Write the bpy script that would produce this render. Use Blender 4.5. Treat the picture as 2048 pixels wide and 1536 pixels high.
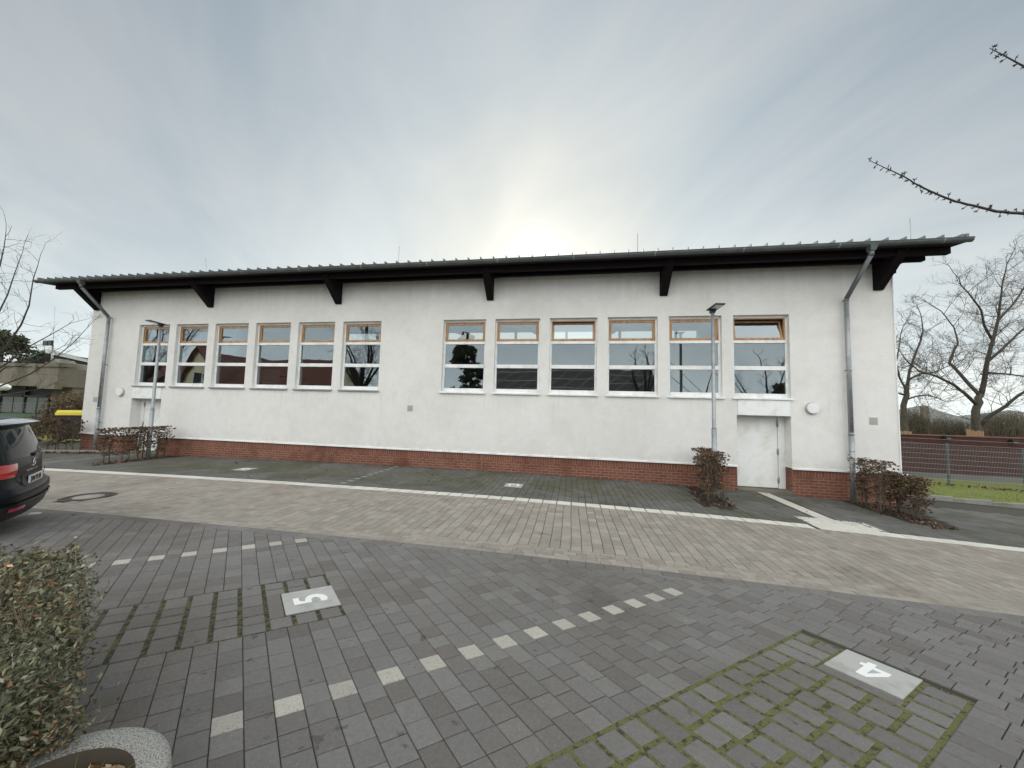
import bpy, math, random
from mathutils import Vector, Matrix
random.seed(7)
R = math.radians
for o in list(bpy.data.objects): bpy.data.objects.remove(o)
scene = bpy.context.scene
col = scene.collection

# ------------------------------------------------------------------ camera
CZ = 2.0
FPX = 707.08
YAW, PIT, ROL = -0.17188, 0.068276, 0.027463
cy, sy, cp, sp = math.cos(YAW), math.sin(YAW), math.cos(PIT), math.sin(PIT)
r0 = Vector((cy, -sy, 0)); fw = Vector((sy*cp, cy*cp, sp)); u0 = r0.cross(fw)
rt = r0*math.cos(ROL) + u0*math.sin(ROL); up = -r0*math.sin(ROL) + u0*math.cos(ROL)
cam_data = bpy.data.cameras.new('camera'); cam = bpy.data.objects.new('camera', cam_data); col.objects.link(cam)
cam_data.sensor_width = 36; cam_data.lens = FPX/2048*36; cam_data.clip_start = 0.05; cam_data.clip_end = 3000
m = Matrix((rt, up, -fw)).transposed().to_4x4(); m.translation = (0, 0, CZ); cam.matrix_world = m
scene.camera = cam

# ------------------------------------------------------------------ light
SUN = Vector((-0.100, 0.905, 0.385)).normalized()
elev = math.asin(SUN.z); azim = math.atan2(SUN.x, SUN.y)
world = bpy.data.worlds.new('World'); scene.world = world; world.use_nodes = True
nt = world.node_tree; nt.nodes.clear()
class G:
    """tiny shader-graph helper"""
    def __init__(s, nt): s.nt = nt
    def n(s, t, **k):
        x = s.nt.nodes.new(t)
        for a, b in k.items(): setattr(x, a, b)
        return x
    def l(s, a, b): s.nt.links.new(a, b)
    def put(s, sock, v):
        if v is None: return
        if hasattr(v, 'links'): s.l(v, sock)
        else:
            if isinstance(v, (tuple, list)) and len(v) == 3 and sock.type == 'RGBA': v = (*v, 1)
            sock.default_value = v
    def math(s, op, a, b=None, c=None, clamp=False):
        x = s.n('ShaderNodeMath', operation=op, use_clamp=clamp)
        s.put(x.inputs[0], a); s.put(x.inputs[1], b); s.put(x.inputs[2], c); return x.outputs[0]
    def vm(s, op, a, b=None):
        x = s.n('ShaderNodeVectorMath', operation=op); s.put(x.inputs[0], a); s.put(x.inputs[1], b)
        return x.outputs['Value'] if op in ('DOT_PRODUCT', 'LENGTH') else x.outputs[0]
    def mix(s, f, a, b, blend='MIX'):
        x = s.n('ShaderNodeMix', data_type='RGBA', blend_type=blend)
        s.put(x.inputs[0], f); s.put(x.inputs[6], a); s.put(x.inputs[7], b); return x.outputs[2]
    def noise(s, vec, scale, detail=4, rough=.55, dist=0):
        x = s.n('ShaderNodeTexNoise'); s.put(x.inputs['Vector'], vec); x.inputs['Scale'].default_value = scale
        x.inputs['Detail'].default_value = detail; x.inputs['Roughness'].default_value = rough
        x.inputs['Distortion'].default_value = dist; return x.outputs['Fac']
    def ramp(s, v, lo, hi, a=0., b=1.):
        x = s.n('ShaderNodeMapRange', interpolation_type='SMOOTHSTEP'); s.put(x.inputs[0], v)
        for i, q in enumerate((lo, hi, a, b)): x.inputs[i+1].default_value = q
        return x.outputs[0]
    def comb(s, x_, y_, z_):
        x = s.n('ShaderNodeCombineXYZ'); s.put(x.inputs[0], x_); s.put(x.inputs[1], y_); s.put(x.inputs[2], z_); return x.outputs[0]
    def sep(s, v):
        x = s.n('ShaderNodeSeparateXYZ'); s.put(x.inputs[0], v); return x.outputs
    def pos(s): return s.n('ShaderNodeTexCoord').outputs['Object']
g = G(nt)
dirv = g.vm('NORMALIZE', g.n('ShaderNodeTexCoord').outputs['Generated'])
sx, sy_, sz = g.sep(dirv)
dot = g.vm('DOT_PRODUCT', dirv, tuple(SUN))
dpos = g.math('MAXIMUM', dot, 0.0)
g1 = g.math('MULTIPLY', g.math('POWER', dpos, 4.6), 0.33)
g2 = g.math('MULTIPLY', g.math('POWER', dpos, 45.0), 0.10)
g3 = g.math('MULTIPLY', g.math('POWER', dpos, 520.0), 0.50)
zc = g.math('MAXIMUM', sz, 0.0)
hz = g.math('MULTIPLY', g.math('POWER', g.math('SUBTRACT', 1.0, zc), 3.0), 0.66)
glow = g.math('ADD', g.math('ADD', g1, g2), g.math('ADD', g3, hz))
inv = g.math('DIVIDE', 1.0, g.math('ADD', zc, 0.22))
pu, pv = g.math('MULTIPLY', sx, inv), g.math('MULTIPLY', sy_, inv)
pvr = g.math('ADD', g.math('MULTIPLY', pu, -0.45), g.math('MULTIPLY', pv, 0.55))
pur = g.math('ADD', g.math('MULTIPLY', pu, 1.5), g.math('MULTIPLY', pv, 1.1))
st = g.noise(g.comb(pur, pvr, 0.0), 1.25, 7, .55, .6)
st2 = g.noise(g.comb(g.math('MULTIPLY', pu, .8), g.math('MULTIPLY', pv, .4), 3.0), 1.1, 4, .5, .2)
cl = g.math('ADD', g.math('MULTIPLY', g.math('SUBTRACT', st, .5), .62), g.math('MULTIPLY', g.math('SUBTRACT', st2, .5), .55))
tt = g.math('ADD', cl, 0.36, clamp=True)
base = g.mix(g.ramp(tt, .15, .6), (0.168, 0.232, 0.304), (0.362, 0.388, 0.414))
skyc = g.mix(1.0, base, g.mix(g.ramp(dpos, .90, .995), (0.93, 1.0, 0.97), (1.0, .97, .84)), 'MIX')
sc_ = g.n('ShaderNodeVectorMath', operation='SCALE')
tint = g.mix(g.ramp(dpos, .90, .995), (0.97, 1.0, 0.91), (1.0, .95, .76))
g.l(tint, sc_.inputs[0]); g.l(glow, sc_.inputs['Scale'])
skyv = g.vm('ADD', base, sc_.outputs[0])
# unseen sky behind and overhead is boosted and warmed to light facade and ground
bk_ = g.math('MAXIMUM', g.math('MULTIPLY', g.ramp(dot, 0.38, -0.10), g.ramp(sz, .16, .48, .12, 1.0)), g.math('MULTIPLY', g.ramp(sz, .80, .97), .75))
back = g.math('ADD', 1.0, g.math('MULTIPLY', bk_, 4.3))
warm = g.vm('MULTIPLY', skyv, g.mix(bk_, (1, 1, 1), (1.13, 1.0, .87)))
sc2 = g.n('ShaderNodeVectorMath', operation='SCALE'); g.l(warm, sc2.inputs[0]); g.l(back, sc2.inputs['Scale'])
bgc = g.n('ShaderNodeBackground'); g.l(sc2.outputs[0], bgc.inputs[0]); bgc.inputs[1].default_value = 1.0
sky = g.n('ShaderNodeTexSky', sky_type='NISHITA', sun_disc=False)
sky.sun_elevation = elev; sky.sun_rotation = azim; sky.air_density = 1.2; sky.dust_density = 2.0
bgs = g.n('ShaderNodeBackground'); g.l(sky.outputs[0], bgs.inputs[0]); bgs.inputs[1].default_value = 0.05
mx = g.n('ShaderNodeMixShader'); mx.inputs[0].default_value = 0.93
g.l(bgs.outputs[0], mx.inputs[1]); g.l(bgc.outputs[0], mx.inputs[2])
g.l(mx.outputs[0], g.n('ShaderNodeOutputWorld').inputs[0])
sun_d = bpy.data.lights.new('sun', 'SUN'); sun_d.energy = 1.2; sun_d.angle = R(14); sun_d.color = (1.0, .93, .80)
sun = bpy.data.objects.new('sun', sun_d); col.objects.link(sun); sun.rotation_euler = SUN.to_track_quat('Z', 'Y').to_euler()
vs = scene.view_settings; vs.view_transform = 'Standard'; vs.look = 'None'; vs.exposure = 0.25; vs.gamma = 1.0
try: scene.cycles.max_bounces = 8; scene.cycles.transparent_max_bounces = 16
except Exception: pass

# ------------------------------------------------------------------ helpers
def gz(x, y):
    """height of the gently crowned paving"""
    a = 2.135 - .345*math.exp(-max(y, 0)/4.2)
    if x < -3: b = .00078*min(-3-x, 13)**2
    else:
        t = x+3; b = .0021*t*t if t < 11 else .0021*121+.0462*(min(t, 20)-11)
    return CZ-(a+b)
def ray(px, py): return (px-1024)/FPX*rt - (py-768)/FPX*up + fw
def at(px, py, d): return ray(px, py)*d + Vector((0, 0, CZ))
def aty(px, py, Y): v = ray(px, py); return v*(Y/v.y) + Vector((0, 0, CZ))
class MB:
    def __init__(s): s.v = []; s.f = []; s.mi = []; s.sm = []; s.cur = 0; s.smooth = False
    def add(s, vs_, fs):
        b = len(s.v); s.v += [tuple(v) for v in vs_]
        for f in fs: s.f.append(tuple(b+i for i in f)); s.mi.append(s.cur); s.sm.append(s.smooth)
        return s
    def box(s, x0, x1, y0, y1, z0, z1, M=None):
        v = [Vector((x, y, z)) for z in (z0, z1) for y in (y0, y1) for x in (x0, x1)]
        if M: v = [M @ q for q in v]
        return s.add(v, [(0, 2, 3, 1), (4, 5, 7, 6), (0, 1, 5, 4), (2, 6, 7, 3), (0, 4, 6, 2), (1, 3, 7, 5)])
    def bar(s, a, b, w, h, upv=(0, 0, 1)):
        a, b = Vector(a), Vector(b); d = (b-a).normalized(); sd = d.cross(Vector(upv)).normalized(); u = sd.cross(d)
        v = [p + sd*w*i/2 + u*h*j/2 for p in (a, b) for i, j in ((-1, -1), (1, -1), (1, 1), (-1, 1))]
        return s.add(v, [(0, 1, 2, 3), (7, 6, 5, 4), (0, 4, 5, 1), (1, 5, 6, 2), (2, 6, 7, 3), (3, 7, 4, 0)])
    def tube(s, pts, rad, n=6, cap=True):
        pts = [Vector(p) for p in pts]
        if not isinstance(rad, (list, tuple)): rad = [rad]*len(pts)
        b = len(s.v); ref = None
        for i, p in enumerate(pts):
            d = (pts[min(i+1, len(pts)-1)] - pts[max(i-1, 0)])
            d = d.normalized() if d.length > 1e-9 else Vector((0, 0, 1))
            if ref is None: ref = d.orthogonal().normalized()
            ref = (ref - d*ref.dot(d)); ref = ref.normalized() if ref.length > 1e-6 else d.orthogonal().normalized()
            q = d.cross(ref)
            for k in range(n):
                a = 2*math.pi*k/n; s.v.append(tuple(p + (ref*math.cos(a)+q*math.sin(a))*rad[i]))
        for i in range(len(pts)-1):
            for k in range(n):
                a, c = b+i*n+k, b+i*n+(k+1) % n
                s.f.append((a, c, c+n, a+n)); s.mi.append(s.cur); s.sm.append(True)
        if cap:
            s.f.append(tuple(b+k for k in reversed(range(n)))); s.mi.append(s.cur); s.sm.append(False)
            e = b+(len(pts)-1)*n; s.f.append(tuple(e+k for k in range(n))); s.mi.append(s.cur); s.sm.append(False)
        return s
    def prism(s, pts, vec):
        """closed outline pushed along vec"""
        n = len(pts); vec = Vector(vec); v = [Vector(p) for p in pts] + [Vector(p)+vec for p in pts]
        return s.add(v, [tuple(reversed(range(n))), tuple(range(n, 2*n))] + [(i, (i+1) % n, n+(i+1) % n, n+i) for i in range(n)])
    def quad(s, a, b, c, d): return s.add([a, b, c, d], [(0, 1, 2, 3)])
    def lathe(s, prof, c=(0, 0, 0), axis='z', n=24, sharp=False):
        if sharp:
            for i in range(len(prof)-1): s.lathe(prof[i:i+2], c, axis, n)
            return s
        b = len(s.v)
        for r_, h in prof:
            for k in range(n):
                a = 2*math.pi*k/n; p = (r_*math.cos(a), r_*math.sin(a), h)
                if axis == 'y': p = (p[0], -p[2], p[1])
                if axis == 'x': p = (p[2], p[0], p[1])
                s.v.append((c[0]+p[0], c[1]+p[1], c[2]+p[2]))
        for i in range(len(prof)-1):
            for k in range(n):
                a, d = b+i*n+k, b+i*n+(k+1) % n
                s.f.append((a, d, d+n, a+n)); s.mi.append(s.cur); s.sm.append(True)
        return s
    def build(s, name, mats, parent=None, label=None, bevel=0, kind=None):
        me = bpy.data.meshes.new(name); me.from_pydata(s.v, [], s.f); me.update()
        for mt in (mats if isinstance(mats, (list, tuple)) else [mats]): me.materials.append(mt)
        me.polygons.foreach_set('material_index', s.mi); me.polygons.foreach_set('use_smooth', s.sm)
        o = bpy.data.objects.new(name, me); col.objects.link(o)
        if parent:
            o.parent = parent; o.location = -world_loc(parent)
        if label: o['label'] = label
        if kind: o['kind'] = kind
        if bevel:
            b = o.modifiers.new('bevel', 'BEVEL'); b.width = bevel; b.segments = 2; b.limit_method = 'ANGLE'
        return o
def world_loc(o):
    v = Vector(o.location)
    while o.parent: o = o.parent; v += Vector(o.location)
    return v
def thing(name, label, cat, loc=(0, 0, 0), group=None):
    o = bpy.data.objects.new(name, None); o.empty_display_size = .2; col.objects.link(o); o.location = loc
    return tag(o, label, cat, group)
def tag(o, label, cat, group=None):
    o['label'] = label; o['category'] = cat
    if group: o['group'] = group
    return o
def copy_tree(o, dx=(0, 0, 0), parent=None):
    c = o.copy(); col.objects.link(c)
    if parent: c.parent = parent
    else: c.location = Vector(o.location)+Vector(dx)
    for ch in [q for q in bpy.data.objects if q.parent == o]: copy_tree(ch, parent=c)
    return c

# ------------------------------------------------------------------ materials
def mat(name, colr=(.5, .5, .5), rough=.7, metal=0., noise=0., nscale=8., bump=0., bscale=60., island=0., spec=.5,
        col2=None, c2s=1.5, c2lo=.45, c2hi=.65, speck=None, stretch=None, coat=0., island_tint=None, spots=None):
    m_ = bpy.data.materials.new(name); m_.use_nodes = True; t = m_.node_tree; t.nodes.clear(); q = G(t)
    b = q.n('ShaderNodeBsdfPrincipled'); o = q.n('ShaderNodeOutputMaterial'); q.l(b.outputs[0], o.inputs[0])
    p = q.n('ShaderNodeTexCoord').outputs['Object']
    if stretch: p = q.vm('MULTIPLY', p, stretch)
    c = colr
    if col2: c = q.mix(q.ramp(q.noise(p, c2s, 5, .6, .3), c2lo, c2hi), colr, col2)
    if island_tint:
        ri = q.n('ShaderNodeNewGeometry').outputs['Random Per Island']
        h = q.math('FRACT', q.math('MULTIPLY', ri, 7.31))
        c = q.mix(q.ramp(h, island_tint[1], 1.0), c, island_tint[0])
    f = None
    if noise: f = q.math('ADD', 1-noise/2, q.math('MULTIPLY', q.noise(p, nscale, 6, .6), noise))
    if island:
        ri = q.n('ShaderNodeNewGeometry').outputs['Random Per Island']
        fi = q.math('ADD', 1-island/2, q.math('MULTIPLY', ri, island)); f = fi if f is None else q.math('MULTIPLY', f, fi)
    if speck:
        nz = q.noise(p, speck[0], 2, .5); sp_ = q.ramp(nz, speck[1], speck[1]+.06)
        c = q.mix(sp_, c, speck[2])
    if spots:
        c = q.mix(q.math('MULTIPLY', q.ramp(q.noise(p, spots[0], 3, .6), spots[1], spots[1]+.05), spots[3]), c, spots[2])
        c = q.mix(q.math('MULTIPLY', q.ramp(q.noise(q.vm('ADD', p, (31., 7., 0.)), spots[0]*.45, 4, .65), .68, .76), .45), c, tuple(min(1, v*1.5) for v in colr))
    if f is not None:
        sc = q.n('ShaderNodeVectorMath', operation='SCALE'); q.put(sc.inputs[0], c if hasattr(c, 'links') else tuple(c)); q.l(f, sc.inputs['Scale'])
        c = sc.outputs[0]
    if hasattr(c, 'links'): q.l(c, b.inputs['Base Color'])
    else: b.inputs['Base Color'].default_value = (*c, 1)
    b.inputs['Roughness'].default_value = rough; b.inputs['Metallic'].default_value = metal
    b.inputs['Specular IOR Level'].default_value = spec; b.inputs['Coat Weight'].default_value = coat
    if bump:
        bp = q.n('ShaderNodeBump'); bp.inputs['Strength'].default_value = 1.0; bp.inputs['Distance'].default_value = bump
        q.l(q.noise(p, bscale, 4, .6), bp.inputs['Height']); q.l(bp.outputs[0], b.inputs['Normal'])
    return m_
def glass_mat(name, refl=.2, tint=(.55, .6, .6), warp=0.012):
    m_ = bpy.data.materials.new(name); m_.use_nodes = True; t = m_.node_tree; t.nodes.clear(); q = G(t)
    tr = q.n('ShaderNodeBsdfTransparent'); tr.inputs[0].default_value = (*tint, 1)
    gl = q.n('ShaderNodeBsdfGlossy'); gl.inputs['Roughness'].default_value = 0.0
    gl.inputs[0].default_value = (.86, .94, 1, 1)
    bp = q.n('ShaderNodeBump'); bp.inputs['Distance'].default_value = warp; bp.inputs['Strength'].default_value = 1
    q.l(q.noise(q.pos(), 1.3, 1, .3), bp.inputs['Height']); q.l(bp.outputs[0], gl.inputs['Normal'])
    fr = q.n('ShaderNodeLayerWeight'); fr.inputs[0].default_value = .25
    f = q.math('ADD', refl, q.math('MULTIPLY', fr.outputs['Fresnel'], .25), clamp=True)
    mx_ = q.n('ShaderNodeMixShader'); q.l(f, mx_.inputs[0]); q.l(tr.outputs[0], mx_.inputs[1]); q.l(gl.outputs[0], mx_.inputs[2])
    q.l(mx_.outputs[0], q.n('ShaderNodeOutputMaterial').inputs[0]); return m_
def brick_mat(name, c1, c2, mortar, bw=.25, bh=.0833, off=.5, msize=.006, vert=False, stain=True):
    m_ = bpy.data.materials.new(name); m_.use_nodes = True; t = m_.node_tree; t.nodes.clear(); q = G(t)
    b = q.n('ShaderNodeBsdfPrincipled'); q.l(b.outputs[0], q.n('ShaderNodeOutputMaterial').inputs[0])
    x, y, z = q.sep(q.pos()); h = q.math('ADD', x, y)
    vec = q.comb(h, z, 0.0) if not vert else q.comb(z, h, 0.0)
    br = q.n('ShaderNodeTexBrick'); br.offset = off
    q.l(vec, br.inputs['Vector']); br.inputs['Scale'].default_value = 1.0
    br.inputs['Mortar Size'].default_value = msize; br.inputs['Brick Width'].default_value = bw; br.inputs['Row Height'].default_value = bh
    br.inputs['Mortar Smooth'].default_value = .15; br.inputs['Bias'].default_value = 0
    q.put(br.inputs['Color1'], c1); q.put(br.inputs['Color2'], c2); q.put(br.inputs['Mortar'], mortar)
    nz = q.noise(q.pos(), 14, 5, .6); nl = q.noise(q.pos(), .9, 4, .6)
    c = q.mix(q.ramp(nl, .45, .7), br.outputs['Color'], tuple(k*.85 for k in c2)) if stain else br.outputs['Color']
    c = q.mix(q.ramp(nl, .30, .42, .35, 0), c, tuple(v*1.35 for v in c1))
    sc = q.n('ShaderNodeVectorMath', operation='SCALE'); q.l(c, sc.inputs[0]); q.l(q.math('ADD', .75, q.math('MULTIPLY', nz, .5)), sc.inputs['Scale'])
    q.l(sc.outputs[0], b.inputs['Base Color']); b.inputs['Roughness'].default_value = .85
    bp = q.n('ShaderNodeBump'); bp.inputs['Distance'].default_value = .006; bp.invert = True
    q.l(q.math('SUBTRACT', br.outputs['Fac'], q.math('MULTIPLY', nz, .25)), bp.inputs['Height']); q.l(bp.outputs[0], b.inputs['Normal'])
    return m_
def plaster_mat():
    m_ = bpy.data.materials.new('plaster'); m_.use_nodes = True; t = m_.node_tree; t.nodes.clear(); q = G(t)
    b = q.n('ShaderNodeBsdfPrincipled'); q.l(b.outputs[0], q.n('ShaderNodeOutputMaterial').inputs[0])
    p = q.pos(); x, y, z = q.sep(p)
    big = q.noise(p, .45, 5, .6, .4); mid = q.noise(p, 3.5, 5, .65)
    streak = q.noise(q.comb(q.math('MULTIPLY', x, 2.6), 0.0, q.math('MULTIPLY', z, .22)), 1.6, 4, .6)
    c = q.mix(q.ramp(big, .38, .66), (.785, .77, .752), (.725, .71, .69))
    # weather stains under the eaves and sills, and pale runs of rain
    zt = q.ramp(z, 5.0, 6.3)
    c = q.mix(q.math('MULTIPLY', q.math('MULTIPLY', q.ramp(streak, .45, .75), zt), .22), c, (.60, .57, .52))
    c = q.mix(q.math('MULTIPLY', q.math('MULTIPLY', q.ramp(streak, .5, .3), zt), .35), c, (.86, .85, .82))
    c = q.mix(q.math('MULTIPLY', q.ramp(q.noise(p, 19, 2, .5), .70, .76), .35), c, (.42, .41, .39))
    c = q.mix(q.math('MULTIPLY', q.ramp(streak, .62, .78), .12), c, (.52, .50, .47))
    run = q.noise(q.comb(q.math('MULTIPLY', x, 7.0), 0.0, q.math('MULTIPLY', z, .35)), 1.7, 4, .65)
    below = q.math('MULTIPLY', q.ramp(z, 1.2, 2.42), q.ramp(z, 2.47, 2.50, 1., 0.))
    c = q.mix(q.math('MULTIPLY', q.math('MULTIPLY', q.ramp(run, .56, .72), below), .30), c, (.45, .42, .38))
    dirt = q.math('MULTIPLY', q.ramp(z, .85, .46), q.ramp(q.noise(p, 5, 5, .7), .38, .68))
    c = q.mix(q.math('MULTIPLY', dirt, .28), c, (.48, .44, .39))
    sc = q.n('ShaderNodeVectorMath', operation='SCALE'); q.l(c, sc.inputs[0]); q.l(q.math('ADD', .88, q.math('MULTIPLY', mid, .22)), sc.inputs['Scale'])
    q.l(sc.outputs[0], b.inputs['Base Color']); b.inputs['Roughness'].default_value = .95
    bp = q.n('ShaderNodeBump'); bp.inputs['Distance'].default_value = .006; bp.inputs['Strength'].default_value = .8
    q.l(q.math('ADD', q.noise(p, 55, 3, .7), q.math('MULTIPLY', q.noise(p, 16, 3, .6), .8)), bp.inputs['Height']); q.l(bp.outputs[0], b.inputs['Normal'])
    return m_
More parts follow.
